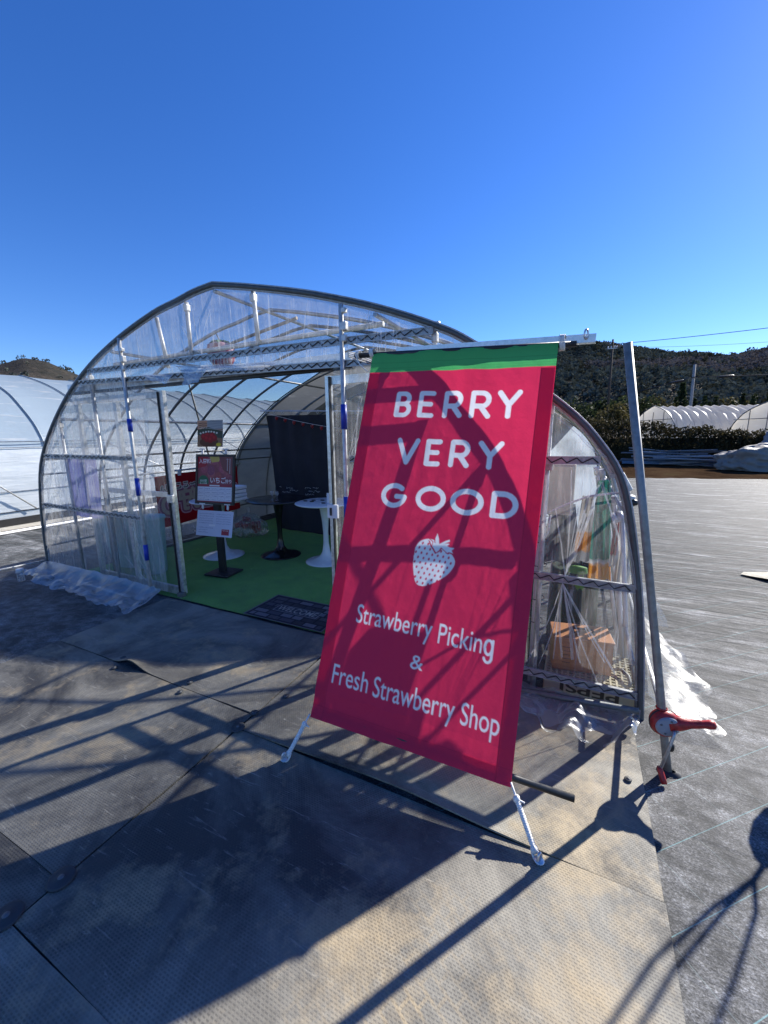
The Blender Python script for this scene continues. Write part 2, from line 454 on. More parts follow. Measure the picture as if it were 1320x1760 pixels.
def mat_rubber():
    t = NT('dusty ribbed rubber mat')
    v = t.coord()
    vb = t.coord((1, 1, 1))
    br = t.n('ShaderNodeTexBrick'); br.inputs['Scale'].default_value = 1.0
    br.inputs['Brick Width'].default_value = 0.0135; br.inputs['Row Height'].default_value = 0.0085
    br.inputs['Mortar Size'].default_value = 0.0028; br.inputs['Mortar Smooth'].default_value = 0.3
    br.offset = 0.5
    warp = t.n('ShaderNodeVectorMath', operation='MULTIPLY_ADD')
    nw = t.n('ShaderNodeTexNoise'); nw.inputs['Scale'].default_value = 9; t.l(v, nw.inputs['Vector'])
    t.l(nw.outputs['Color'], warp.inputs[0]); warp.inputs[1].default_value = (0.006, 0.006, 0); t.l(v, warp.inputs[2])
    t.l(warp.outputs[0], br.inputs['Vector'])
    cell = br.outputs['Fac']                     # 1 in the raised web, 0 in the hole
    info = t.n('ShaderNodeObjectInfo')
    off = t.n('ShaderNodeVectorMath', operation='MULTIPLY_ADD')
    comb = t.n('ShaderNodeCombineXYZ'); t.l(info.outputs['Random'], comb.inputs[0]); t.l(info.outputs['Random'], comb.inputs[1])
    t.l(comb.outputs[0], off.inputs[0]); off.inputs[1].default_value = (37, 51, 0); t.l(v, off.inputs[2])
    vo = off.outputs[0]
    big = t.noise(vo, 2.4, 6, 0.65, 0.8)
    mid = t.noise(vo, 8.0, 5, 0.65, 0.5)
    fine = t.noise(vo, 60, 4, 0.7)
    geo = t.n('ShaderNodeNewGeometry')
    def spot(cx, cy, rx, ry, rot=0.0):       # oval field, for trodden sand and the banner's painted shade
        mp = t.n('ShaderNodeMapping', vector_type='TEXTURE'); mp.inputs['Location'].default_value = (cx, cy, 0)
        mp.inputs['Rotation'].default_value = (0, 0, rot); mp.inputs['Scale'].default_value = (rx, ry, 100)
        t.l(geo.outputs['Position'], mp.inputs['Vector'])
        ln = t.n('ShaderNodeVectorMath', operation='LENGTH'); t.l(mp.outputs[0], ln.inputs[0])
        return t.ramp(ln.outputs['Value'], [(0.25, 1.0), (1.0, 0.0)])
    sp = spot(-.75, 1.72, .95, .38)
    for a in ((.12, 1.25, .30, 1.1), (-1.95, .95, .42, .16, .5), (-2.2, .80, .30, .12, .6), (-1.25, .62, .26, .12, .7), (-.45, .80, .35, .30, .5), (-2.0, 1.75, .5, .2), (.1, 2.0, .3, .3)):
        sp = t.math('MAXIMUM', sp, spot(*a))
    dust = t.math('ADD', t.math('MULTIPLY', big, 0.50), t.math('MULTIPLY', mid, 0.34)); dust = t.math('ADD', dust, t.math('MULTIPLY', t.noise(vo, 26, 4, .7), .16))
    dust = t.math('ADD', dust, t.math('MULTIPLY', sp, 0.11))
    dm = t.ramp(dust, [(0.53, 0.0), (0.595, 0.45), (0.69, 1.0)])
    stain_shade = t.math('ADD', t.noise(vo, 1.3, 6, 0.65, 0.8), t.math('MULTIPLY', sp, .05))
    stain_shade = t.math('SUBTRACT', stain_shade, t.math('MULTIPLY', spot(-.95, .92, .75, .48, .2), .15))  # stain deepened inside the banner's cast shadow, shade put into the colour
    stain_shade = t.ramp(stain_shade, [(0.38, 0.0), (0.48, 0.45), (0.60, 1.0)])
    scuff = t.noise(t.coord((3, 22, 1), rot=(0, 0, 0.9)), 2.0, 5, .7, .6)
    grey = t.mix(stain_shade, t.mix(fine, (0.030, 0.029, 0.028), (0.085, 0.082, 0.075)), t.mix(fine, (0.15, 0.142, 0.118), (0.34, 0.322, 0.268)))
    grey = t.mix(t.ramp(scuff, [(.60, 0.0), (.70, .55)]), grey, (.40, .385, .33))
    tan = t.mix(fine, (0.22, 0.175, 0.11), (0.48, 0.39, 0.25))
    b2 = t.n('ShaderNodeTexBrick'); b2.inputs['Scale'].default_value = 1.0; b2.inputs['Brick Width'].default_value = .062
    b2.inputs['Row Height'].default_value = .040; b2.inputs['Mortar Size'].default_value = .006; b2.inputs['Mortar Smooth'].default_value = .5
    mp2 = t.n('ShaderNodeMapping'); mp2.inputs['Rotation'].default_value = (0, 0, .45); t.l(warp.outputs[0], mp2.inputs['Vector']); t.l(mp2.outputs[0], b2.inputs['Vector'])
    track = t.math('MULTIPLY', spot(-.36, .74, .24, .42, -.5), .75)
    dm = t.math('MAXIMUM', dm, t.math('MULTIPLY', t.math('MULTIPLY', b2.outputs['Fac'], track), t.ramp(mid, [(.35, .2), (.6, 1.2)])))
    web = t.mix(dm, grey, tan)
    hole = t.mix(dm, t.mix(stain_shade, (0.016, 0.016, 0.016), (0.07, 0.068, 0.06)), (0.16, 0.135, 0.09))
    worn = t.ramp(t.noise(vo, 2.6, 5, 0.65), [(0.36, 0.40), (0.56, 1.0)])   # where the holes are filled with dust
    cf = t.math('MAXIMUM', cell, t.math('MULTIPLY', worn, 0.9))
    c = t.mix(cf, hole, web)
    spk = t.ramp(t.noise(vo, 240, 2, 0.6), [(0.68, 0.0), (0.76, 0.6)])
    c = t.mix(spk, c, (0.42, 0.38, 0.30))
    h = t.math('ADD', t.math('MULTIPLY', cell, 0.5), t.math('MULTIPLY', fine, 0.4))
    nb = t.bump(t.noise(v, 3.0, 4), 0.25, 0.05); nb = t.bump(h, 0.4, 0.003, nb)
    return t.done(t.pbr(c, t.ramp(fine, [(0.3, 0.5), (0.7, 0.75)]), 0, nb, 0.45))
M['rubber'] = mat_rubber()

def mat_soil():
    t = NT('dry soil with straw'); v = t.coord()
    a = t.noise(v, 0.8, 6, 0.7); b = t.noise(t.coord((3, 9, 3)), 3.0, 5, 0.75)
    c = t.ramp(a, [(0.35, (0.03, 0.018, 0.011)), (0.55, (0.058, 0.036, 0.021)), (0.7, (0.065, 0.052, 0.026))])
    c = t.mix(t.ramp(b, [(0.62, 0.0), (0.72, 0.8)]), c, (0.30, 0.24, 0.16))
    return t.done(t.pbr(c, 1.0, 0, t.bump(b, 0.8, 0.05), 0.0))
M['soil'] = mat_soil()

def mat_turf():
    t = NT('artificial turf'); v = t.coord()
    f = t.noise(t.coord((1, 1, 1)), 260, 3, 0.7); m_ = t.noise(v, 9, 5, 0.65); b = t.noise(v, 2.2, 5, .7, .5)
    d = t.math('ADD', t.math('MULTIPLY', f, .5), t.math('MULTIPLY', t.math('ADD', m_, b), .25))
    c = t.ramp(d, [(0.32, (0.030, 0.115, 0.007)), (0.52, (0.095, 0.31, 0.018)), (0.72, (0.20, 0.48, 0.05))])
    return t.done(t.pbr(c, 0.9, 0, t.bump(f, 0.9, 0.01), 0.2, **{'Sheen Weight': 0.25}))
M['turf'] = mat_turf()

def mat_milky(name, base, trans):
    t = NT(name); v = t.coord((1, 1, 1)); vs = t.coord((0.5, 0.5, 5))
    n = t.noise(v, 1.2, 5); cr = t.noise(vs, 3.5, 5, 0.6, 0.5)
    c = t.mix(n, tuple(x * .86 for x in base), base)
    c = t.mix(t.ramp(cr, [(0.58, 0.0), (0.66, 0.5)]), c, (0.93, 0.94, 0.95))
    nb = t.bump(cr, 0.35, 0.05); nb = t.bump(t.noise(v, 6, 4), 0.25, 0.02, nb)
    p = t.pbr(c, 0.38, 0, nb, 0.5)
    tl = t.n('ShaderNodeBsdfTranslucent'); t.l(c, tl.inputs[0])
    m_ = t.n('ShaderNodeMixShader'); m_.inputs[0].default_value = trans
    t.l(p, m_.inputs[1]); t.l(tl.outputs[0], m_.inputs[2])
    return t.done(m_.outputs[0])
M['milky'] = mat_milky('milky greenhouse film', (0.56, 0.69, 0.80), 0.62)
M['milky_wall'] = mat_milky('pale roll up curtain film', (0.86, 0.90, 0.92), 0.6)
M['milky_white'] = mat_milky('white tunnel film', (0.88, 0.85, 0.78), 0.6)

def mat_lining():
    t = NT('grey shading liner'); v = t.coord((2, 1, 2)); n = t.noise(v, 2.0, 5, 0.6)
    slit = t.noise(t.coord((30, 1.6, 30)), 1.0, 3, 0.6)
    c = t.ramp(n, [(0.3, (0.20, 0.215, 0.21)), (0.7, (0.32, 0.33, 0.32))])
    nb = t.bump(n, 0.5, 0.05)
    p = t.pbr(c, 0.6, 0, nb, 0.4)
    tl = t.n('ShaderNodeBsdfTranslucent'); tl.inputs[0].default_value = (0.42, 0.43, 0.41, 1)
    m_ = t.n('ShaderNodeMixShader'); t.l(t.ramp(slit, [(0.62, 0.22), (0.72, 0.50)]), m_.inputs[0])
    t.l(p, m_.inputs[1]); t.l(tl.outputs[0], m_.inputs[2])
    return t.done(m_.outputs[0])
M['liner'] = mat_lining()

# ------------------------------------------------------------------ the ground
def ground_z(x, y):
    return 0.0
m = MB(); m.grid(40, 40, lambda u, v: ((u - .5) * 3000, -300 + v * 2200, -0.03))
m.build('ground', M['soil'], kind='structure')
def weed_fn(u, v):
    x = -24 + u * 66; y = -3 + v * (18.3)
    y1 = y + (0.27 * max(0, x - 1) * v if x > 0 else 0)
    z = 0.010 * noise.noise(Vector((x * 0.8, y1 * 2.6, 0.3))) if y1 > 3.2 or x < -5.7 or x > 1.2 else 0
    if v > .985: z += 0.05 * abs(noise.noise(Vector((x * 1.7, 3, 0))))
    return (x, y1, z)
m = MB(); m.grid(330, 200, weed_fn)
m.build('weed_sheet', M['weed'], kind='structure')

# rubber mats, laid lengthwise with the house
mats = MB
def rubber_mat(x0, x1, y0, y1, label, seed):
    q = random.Random(seed)
    fx = lambda u: x0 + (x1 - x0) * u
    fy = lambda v: y0 + (y1 - y0) * v
    def top(u, v):
        e = min(u, 1 - u) * (x1 - x0); ev = (1 - v) * (y1 - y0)
        lift = 0.0
        e0 = v * (y1 - y0)
        if slit: lift += 0.05 * math.exp(-e0 / 0.07) * math.exp(-((fx(u) + 2.58) / .12) ** 2)
        if q_l: lift += 0.030 * math.exp(-e0 / 0.10) * max(0, math.sin(min(1, u * 1.12) * PI)) ** 1.5
        z = 0.013 + lift + 0.0025 * noise.noise(Vector((fx(u) * 3, fy(v) * 3, seed)))
        j = 0.006 * noise.noise(Vector((fx(u) * 2.2, fy(v) * 2.2, seed + 9)))
        return (fx(u) + j, fy(v) + j, z)
    q_l = seed == 22; slit = seed == 32
    nx, ny = 90, 40
    m = MB(); m.grid(nx, ny, top)
    # skirt down to the sheet
    def edge(p): return (p[0], p[1], p[2] - .008)
    ring = [top(i / (nx - 1), 0) for i in range(nx)] + [top(1, j / (ny - 1)) for j in range(1, ny)] + \
           [top(1 - i / (nx - 1), 1) for i in range(1, nx)] + [top(0, 1 - j / (ny - 1)) for j in range(1, ny - 1)]
    n = len(ring)
    m.add([*ring, *[edge(p) for p in ring]], [(k, n + k, n + (k + 1) % n, (k + 1) % n) for k in range(n)])
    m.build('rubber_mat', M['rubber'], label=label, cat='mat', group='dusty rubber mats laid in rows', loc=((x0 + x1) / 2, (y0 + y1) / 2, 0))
G = 0.0015
rows_r = [(-0.56, .375), (.375, 1.312), (1.314, 2.27)]
names_r = ['rubber mat along the bottom of the picture below the large sandy mat',
           'rubber mat lying in the banner shadow between the white rope anchors and the camera',
           'rubber mat directly under the hanging banner and in front of the right film wall']
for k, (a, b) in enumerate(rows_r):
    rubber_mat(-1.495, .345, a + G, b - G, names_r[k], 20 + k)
rows_l = [(-0.42, .505), (.505, 1.425), (1.43, 2.32)]
names_l = ['dark rubber mat at the lower left corner of the picture',
           'rubber mat with long pipe shadows across it left of the round hold-down discs',
           'dusty rubber mat in the shade straight in front of the welcome mat']
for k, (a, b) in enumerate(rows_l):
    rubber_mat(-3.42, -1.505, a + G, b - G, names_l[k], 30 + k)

M['rubber_disc'] = plain('rubber disc', (.05, .052, .055), .7)
# hold-down discs and eyelets
def pin(x, y, r, label, tilt=0.0):
    m = MB()
    m.lathe([(0.0, 0.006), (r * .35, 0.006), (r * .42, 0.003), (r * .8, 0.004), (r * .97, 0.002), (r, -0.001)], (x, y, 0.019), 24)
    o = thing('hold_down_disc', label, 'ground pin', (x, y, 0), 'discs and eyelets pinning the mats')
    m.build('disc', M['rubber_disc'], o)
    MB().lathe([(0, 0.005), (r * .5, 0.005), (r * .58, 0.002)] if r < .03 else [(0, 0.009), (r * .2, 0.009), (r * .26, 0.005)], (x, y, 0.0185), 12).build('pin_head', M['pipe_dark'], o)
pin(-1.50, .512, .042, 'big dark disc at the corner of the mats in the lower left')
pin(-1.500, 1.312, .036, 'dark disc at the mat corner left of the banner, nearer the camera of the pair')
pin(-1.505, 1.435, .021, 'small bright disc at the mat corner just behind the dark disc left of the banner')
pin(-2.037, 1.385, .018, 'small eyelet on the near side of the mat seam crossed by pipe shadows')
pin(-2.068, 1.475, .018, 'small eyelet on the far side of the mat seam crossed by pipe shadows')
pin(-2.66, 1.375, .018, 'small eyelet beside the open slit in the mat seam, near side')
pin(-2.73, 1.475, .018, 'small eyelet beside the open slit in the mat seam, far side')
pin(-1.44, 1.62, .018, 'small eyelet on the mat just left of the banner')
pin(.285, 1.80, .015, 'ring eyelet on the sandy mat edge beside the red crank')
pin(-1.53, .375, .045, 'dark disc cut by the left edge of the picture')

# ------------------------------------------------------------------ main greenhouse
CX = -2.47; Y0 = 2.30; YL = 5.05; YE = 13.0
HALF_L = [(0, 2.575), (.20, 2.557), (.40, 2.520), (.68, 2.472), (1.15, 2.338), (1.62, 2.152), (2.07, 1.898), (2.50, 1.545), (2.768, 1.215), (2.896, .83), (2.955, .45), (2.98, 0.0)]
HALF_R = [(0, 2.575), (.207, 2.535), (.364, 2.502), (.705, 2.424), (.965, 2.354), (1.325, 2.24), (1.68, 2.098), (1.91, 1.972), (2.36, 1.64), (2.555, 1.435), (2.672, 1.225), (2.76, .82), (2.812, .45), (2.85, 0.0)]
def catmull(P, per=4):
    out_ = []
    for i in range(len(P) - 1):
        p0, p1, p2, p3 = P[max(0, i - 1)], P[i], P[i + 1], P[min(len(P) - 1, i + 2)]
        for k in range(per):
            t = k / per
            out_.append(tuple(0.5 * (2 * b + (c - a) * t + (2 * a - 5 * b + 4 * c - d) * t * t + (3 * b - a - 3 * c + d) * t ** 3)
                              for a, b, c, d in zip(p0, p1, p2, p3)))
    out_.append(P[-1]); return out_
HL, HS = catmull(HALF_L), catmull(HALF_R)
ARCH = [(CX - dx, z) for dx, z in HL[::-1]] + [(CX + dx, z) for dx, z in HS[1:]]
_ax = np.array([p[0] for p in ARCH]); _az = np.array([p[1] for p in ARCH])
def arch_z(x):
    return float(np.interp(x, _ax, _az))
def arch_off(d):
    """profile moved outwards by d"""
    out_ = []
    for i, (x, z) in enumerate(ARCH):
        a = ARCH[max(0, i - 1)]; b = ARCH[min(len(ARCH) - 1, i + 1)]
        tx, tz = b[0] - a[0], b[1] - a[1]; L = math.hypot(tx, tz)
        out_.append((x - tz / L * d, z + tx / L * d))
    return out_
def arch_x(z, side):
    xs = [p for p in ARCH if (p[0] < CX) == (side < 0)]
    xs = sorted(xs, key=lambda p: p[1])
    return float(np.interp(z, [p[1] for p in xs], [p[0] for p in xs]))

GH = thing('greenhouse', 'clear film pipe greenhouse used as the strawberry shop, with its sliding door open', 'greenhouse', (CX, Y0, 0))
# front arch: doubled channel
A1 = arch_off(0.006)
vs = []; n = len(A1); A_in = arch_off(-0.010); A_out = arch_off(0.013)
m = MB()
for i in range(n):
    vs += [(A_in[i][0], Y0 - .018, A_in[i][1]), (A_out[i][0], Y0 - .018, A_out[i][1]), (A_out[i][0], Y0 + .018, A_out[i][1]), (A_in[i][0], Y0 + .018, A_in[i][1])]
fs = []
for i in range(n - 1):
    for k in range(4):
        fs.append((4 * i + k, 4 * i + (k + 1) % 4, 4 * i + 4 + (k + 1) % 4, 4 * i + 4 + k))
m.add(vs, fs, True)
arch_o = m.build('front_arch', M['arch'], GH)
m = MB(); E1 = arch_off(0.017); m.tube([(x, Y0 - .012, z) for x, z in E1], 0.0055, 6); m.build('film_clip', M['rail'], arch_o)
m = MB(); E2 = arch_off(-0.013); m.tube([(x, Y0 + .008, z) for x, z in E2], 0.009, 8); m.build('hoop_pipe', M['pipe'], arch_o)
RIBY = [2.90, 3.47, 4.02, 4.58, 5.12, 5.9, 6.7, 7.6, 8.6]
for yy in RIBY:
    m = MB(); m.tube([(x, yy, z) for x, z in arch_off(-0.016)], 0.0155, 8)
    m.build('rib', M['pipe_dark'] if yy > 3.2 else M['pipe'], GH)
# lengthwise pipes
for dx, dz in ((0, -.03), (-1.3, -.03), (1.3, -.03), (-2.3, -.02), (2.3, -.02)):
    x = CX + dx; z = arch_z(x) + dz - .01
    MB().tube([(x, Y0, z), (x, 9.0, z)], 0.014, 8).build('purlin', M['pipe'], GH)
for side in (-1, 1):
    for z, r in ((1.285, .0125), (1.12, .010), (.30, .012)):
        x = arch_x(z, side) + (.03 if side < 0 else -.03)
        MB().tube([(x, Y0, z), (x, YL + 1.2, z)], r, 8).build('wall_rail', M['pipe_dark'] if side < 0 else M['pipe'], GH)
BRACE = [(-4.30, 3.50, 2.13), (-4.72, 4.05, 1.25), (-4.98, 4.42, .55), (-5.1, 4.6, .1)]
MB().tube(BRACE, .011, 8).build('diagonal_brace', M['pipe_dark'], GH)
# zigzag rails on the gable
def zig_rail(x0, x1, z0, z1, y=Y0 - .004):
    d = Vector((x1 - x0, 0, z1 - z0)); L = d.length; d.normalize(); nrm = Vector((-d.z, 0, d.x))
    ang = math.atan2(d.z, d.x); R_ = Matrix.Rotation(-ang, 3, 'Y')
    c = Vector(((x0 + x1) / 2, y, (z0 + z1) / 2))
    m = MB(); m.box(c, (L, .014, .040), R_)
    m.box(c + nrm * .0185 - Vector((0, .010, 0)), (L, .007, .005), R_); m.box(c - nrm * .0185 - Vector((0, .010, 0)), (L, .007, .005), R_)
    o = m.build('film_lock_rail', M['rail'], GH)
    pts = []; k = 0; s = 0.0
    while s < L:
        p = Vector((x0, y - .011, z0)) + d * s + nrm * (.012 if k % 2 else -.012)
        pts.append(p); s += .046 if k % 2 == 0 else .026; k += 1
    MB().tube(pts, .0034, 5).build('zigzag_spring', M['black_wire'], o)
zig_rail(-4.14, -.80, 2.105, 2.075)
zig_rail(-4.30, -1.36, 2.015, 1.945); zig_rail(-1.36, -.5, 1.945, 1.925)
zig_rail(-5.13, -3.62, 1.325, 1.318); zig_rail(-1.36, .09, 1.35, 1.362)
zig_rail(-5.34, -3.62, .79, .765); zig_rail(-1.38, .31, .735, .715)
zig_rail(-5.36, -3.55, .10, .085); zig_rail(-1.38, .37, .135, .125)
# gable pipes
def gpipe(pts, r=.0155, mat='pipe', name='gable_post'):
    return MB().tube(pts, r, 10).build(name, M[mat], GH)
YP = Y0 + .028
for x in (-4.80, -4.17):
    gpipe([(x, YP, 0), (x, YP, arch_z(x) - .01)])
postL = gpipe([(-3.585, Y0 - .03, 0.02), (-3.585, Y0 - .03, arch_z(-3.585) - .02)], .015, 'pipe_pale')
postR = gpipe([(-1.388, Y0 - .03, 0.02), (-1.388, Y0 - .03, arch_z(-1.388) - .03)], .015, 'pipe_pale')
for x in (-.16,):
    gpipe([(x, YP, 0), (x, YP, arch_z(x) - .01)], .015, 'pipe_pale')
for x0, x1, zb in ((-2.80, -2.80, 2.10), (-3.16, -3.08, 2.06), (-2.13, -2.11, 2.14)):
    gpipe([(x1, YP, zb), (x0, YP, arch_z(x0) - .02)], .0155, 'pipe_pale', 'gable_strut')
gpipe([(-.80, YP, 1.94), (-.80, YP, arch_z(-.80) - .01)], .0125, 'pipe_pale', 'gable_strut')
gpipe([(-3.83, YP + .03, 2.15), (-1.14, YP + .03, 2.165)], .0165, 'pipe_pale', 'tie_pipe')
MB().tube([(-2.95, 2.9, 2.34), (-2.2, 2.9, 2.46)], .014, 8).build('wooden_tie', plain('pale wood', (.42, .31, .22), .7), GH)
# pipe clamps
def clamp(c, sz): MB().box(c, sz, bev=.006).build('pipe_clamp', M['pipe_pale'], GH)
for x in (-4.80, -4.17, -2.80, -2.13, -.80, -.16):
    clamp((x + .012, YP - .012, 1.33 if x < -4 or x > -.5 else 2.10), (.04, .03, .05))
    clamp((x, YP, arch_z(x) - .06), (.036, .04, .05))
for x in (-3.585, -1.388):
    clamp((x + .022, Y0 - .03, 2.235 if x < -2 else 2.25), (.03, .03, .03))
    clamp((x + .018, Y0 - .03, 2.16), (.045, .034, .05)); clamp((x + .02, Y0 - .03, 2.09), (.03, .03, .04))
# blue grip sleeves
for p_, x, rng in ((postL, -3.585, ((1.665, 1.555), (1.145, .985), (.525, .375))), (postR, -1.388, ((1.695, 1.54), (1.10, .955)))):
    for a, b in rng:
        MB().tube([(x, Y0 - .03, a), (x, Y0 - .03, b)], .0195, 12).build('blue_sleeve', M['blue'], p_)
# door header and sill
m = MB(); m.box((-2.99, Y0 + .07, 1.985), (3.24, .05, .075)); m.build('door_header', M['alu'], GH)
m = MB(); m.box((-2.99, Y0 + .07, 1.935), (3.26, .05, .020)); m.build('door_track', M['black_metal'], GH)

# sliding door leaves
def leaf(xa, xb, name, stiles, mid=True):
    yd = Y0 + .115
    d = MB()
    for x, w_ in stiles: d.box((x, yd, .97), (w_, .035, 1.86))
    x0, x1 = min(xa, xb), max(xa, xb)
    d.box(((x0 + x1) / 2, yd - .003, 1.868), (x1 - x0, .026, .055)); d.box(((x0 + x1) / 2, yd - .003, .055), (x1 - x0, .026, .085))
    if mid: d.box(((x0 + x1) / 2 + .15, yd - .004, .985), ((x1 - x0) * .78, .022, .045))
    o = d.build('sliding_door', M['alu'], GH)
    f = MB(); f.grid(30, 40, lambda u, v: (x0 + .02 + (x1 - x0 - .04) * u, yd + .020 + .004 * noise.noise(Vector((u * 14, v * 2, x0))), .08 + 1.8 * v))
    f.build('door_film', M['film'], o)
    return o
dl = leaf(-4.62, -3.335, 'left', ((-4.60, .05), (-3.98, .045), (-3.315, .055)))
m = MB(); m.box((-3.343, Y0 + .095, .97), (.012, .02, 1.84)); m.build('rubber_seal', M['black_metal'], dl)
m = MB(); m.box((-3.315, Y0 + .085, .955), (.075, .03, .075), bev=.006); m.build('door_handle', M['alu'], dl)
m = MB(); m.box((-3.31, Y0 + .085, .03), (.06, .06, .06), bev=.008); m.build('door_roller', M['pipe_dark'], dl)
dr = leaf(-1.605, -.45, 'right', ((-1.59, .04), (-.95, .045), (-.47, .05)))
m = MB(); m.box((-1.568, Y0 + .09, .97), (.010, .02, 1.84)); m.build('rubber_seal', M['black_metal'], dr)
lt = MB(); lt.box((-1.575, Y0 + .088, .965), (.085, .025, .10), bev=.006)
o = lt.build('door_latch', M['white_card'], dr)
m = MB(); m.box((-1.583, Y0 + .070, .965), (.012, .012, .055)); m.build('latch_slot', M['black_metal'], o)

# ---- film on the gable
def pleat(x, z):
    return 0.010 * noise.noise(Vector((x * 13, z * 1.6, 1.1))) + 0.006 * noise.noise(Vector((x * 31, z * 3.0, 4.4))) + 0.02 * noise.noise(Vector((x * 2.2, z * 1.1, 8)))
def gable_film(name, x0, x1, zb, zt, nx, nz, mat, y=Y0 - .012, folds=None):
    def fn(u, v):
        x = x0 + (x1 - x0) * u
        top = min(arch_z(x) - .012, zt); bot = min(zb(x) if callable(zb) else zb, top)
        z = bot + (top - bot) * v
        return (x, y + pleat(x, z) * .6, z)
    g = MB().grid(nx, nz, fn)
    if folds:
        g.second = (len(g.f), M['film_fold']); g.add(folds.v, folds.f, True)
    return g.build(name, M[mat], GH)
gable_film('gable_film', -5.42, -3.36, .09, 1.995, 130, 60, 'film_left')
gable_film('gable_film', -1.47, .37, .12, 1.935, 130, 60, 'film_front')
# loose folds hanging from the header and over the rails
m = MB(); q = random.Random(3)
for k in range(120):
    x = q.uniform(-4.1, -.9); zt = 2.09 + q.uniform(-.01, .02); L = q.uniform(.05, .13)
    dx = q.uniform(-.02, .02); wv = q.uniform(.003, .009)
    m.ribbon([(x, Y0 - .034, zt), (x + dx * .5, Y0 - .040, zt - L * .5), (x + dx, Y0 - .034, zt - L)], [wv * .4, wv, wv * .3], (1, .6, 0))
for k in range(46):
    x = q.uniform(-4.0, -1.0); L = min(q.uniform(.12, .4), arch_z(x) - 2.13); zt = 2.12
    dx = q.uniform(-.05, .05); wv = q.uniform(.002, .006)
    m.ribbon([(x, Y0 - .03, zt), (x + dx * .5, Y0 - .034, zt + L * .5), (x + dx, Y0 - .03, zt + L)], [wv, wv * .7, wv * .1], (1, .6, 0))
for k in range(75):                        # left wall, long vertical creases
    x = q.uniform(-5.25, -3.45); zt = min(q.uniform(.9, 1.95), arch_z(x) - .08); L = q.uniform(.3, .9); zb = max(.12, zt - L)
    dx = q.uniform(-.08, .08); wv = q.uniform(.002, .008)
    m.ribbon([(x, Y0 - .026, zt), (x + dx * .4, Y0 - .032, (zt + zb) / 2), (x + dx, Y0 - .026, zb)], [wv * .2, wv, wv * .2], (1, .5, 0))
def fan(ax, az, targets, w0=.004, w1=.02):
    for tx, tz in targets:
        n_ = 9; pts = []; ws = []; c_ = q.uniform(-.02, .02); ww = w1 * q.uniform(.25, 1.0); e_ = q.uniform(.75, 1.05)
        for i in range(n_):
            t = i / (n_ - 1) * e_
            tz = min(tz, arch_z(tx) - .07)
            pts.append((ax + (tx - ax) * t + c_ * math.sin(t * PI) + .003 * noise.noise(Vector((t * 5, tx * 9, tz))), Y0 - .026 - .012 * math.sin(t * PI), az + (tz - az) * t)); ws.append(w0 + (ww - w0) * math.sin(t * PI * .8))
        m.ribbon(pts, ws, (1, .5, 0))
fan(-.04, .70, [(-.22, .14), (-.13, .2), (-.06, .14), (.0, .2), (.05, .14), (.11, .15), (.18, .14), (.25, .2), (.31, .14)])
fan(-.03, .74, [(-.04, 1.34), (.02, 1.33), (.08, 1.33), (.06, 1.2), (.10, 1.30), (-.1, 1.1)], .004, .018)
fan(.30, .72, [(.06, 1.33), (.14, 1.25), (.2, 1.1), (.09, 1.3)], .003, .012)
fan(.12, 1.37, [(-.02, 1.62), (.05, 1.55), (-.14, 1.66), (.02, 1.5)], .003, .014)
fan(-1.36, .95, [(-1.27, 1.85), (-1.2, 1.75), (-1.31, 1.5), (-1.15, 1.3)], .003, .012)
fan(-1.37, 1.33, [(-1.1, 1.85), (-1.2, 1.9)], .003, .012)
fan(-3.52, .10, [(-3.85, .62), (-3.75, .7), (-3.68, .62), (-3.60, .5), (-4.0, .45)], .003, .014)
fan(-2.62, 2.10, [(-2.75, 2.42), (-2.68, 2.46), (-2.6, 2.45), (-2.5, 2.40), (-2.82, 2.36)], .003, .008)
gable_film('gable_film', -5.30, .28, lambda x: 2.005 - .02 * (x + 4.5) if x < -1.4 else 1.94, 3.0, 260, 26, 'film_front', folds=m)
# torn flaps of film at the header
m = MB()
def flap(P, seed):
    def fn(u, v):
        a = Vector(P[0]).lerp(Vector(P[1]), u); b = Vector(P[3]).lerp(Vector(P[2]), u); p = a.lerp(b, v)
        return p + Vector((0, .02 * noise.noise(Vector((u * 4, v * 4, seed))), .015 * noise.noise(Vector((u * 3, v * 3, seed + 5)))))
    m.grid(10, 8, fn)
flap([(-2.80, Y0 - .05, 2.02), (-2.55, Y0 - .05, 1.99), (-2.62, Y0 - .10, 1.90), (-2.75, Y0 - .12, 1.88)], 1)
flap([(-2.9, Y0 - .045, 2.05), (-1.9, Y0 - .045, 1.99), (-2.0, Y0 - .06, 1.95), (-2.8, Y0 - .07, 1.99)], 2)
flap([(-3.35, Y0 - .04, 2.02), (-2.95, Y0 - .04, 1.99), (-3.0, Y0 - .07, 1.92), (-3.2, Y0 - .06, 1.96)], 3)
m.build('torn_film', M['film_fold'], GH)

# roof and wall film, clear part
AF = arch_off(0.002)
def side_fn(u, v):
    k = u * (len(AF) - 1); i = min(int(k), len(AF) - 2); t = k - i
    x = AF[i][0] + (AF[i + 1][0] - AF[i][0]) * t; z = AF[i][1] + (AF[i + 1][1] - AF[i][1]) * t
    y = Y0 + .024 + (YL - Y0) * v
    s_ = .012 * noise.noise(Vector((x * 1.5, y * 6, z * 1.5))) * min(1, z * 3)
    return (x + (s_ if abs(x - CX) > 2.2 else 0), y, z + (s_ if abs(x - CX) <= 2.2 else 0))
m = MB(); m.grid(len(AF) * 1, 46, side_fn, keep=lambda u, v: True)
m.build('roof_film', M['film'], GH)
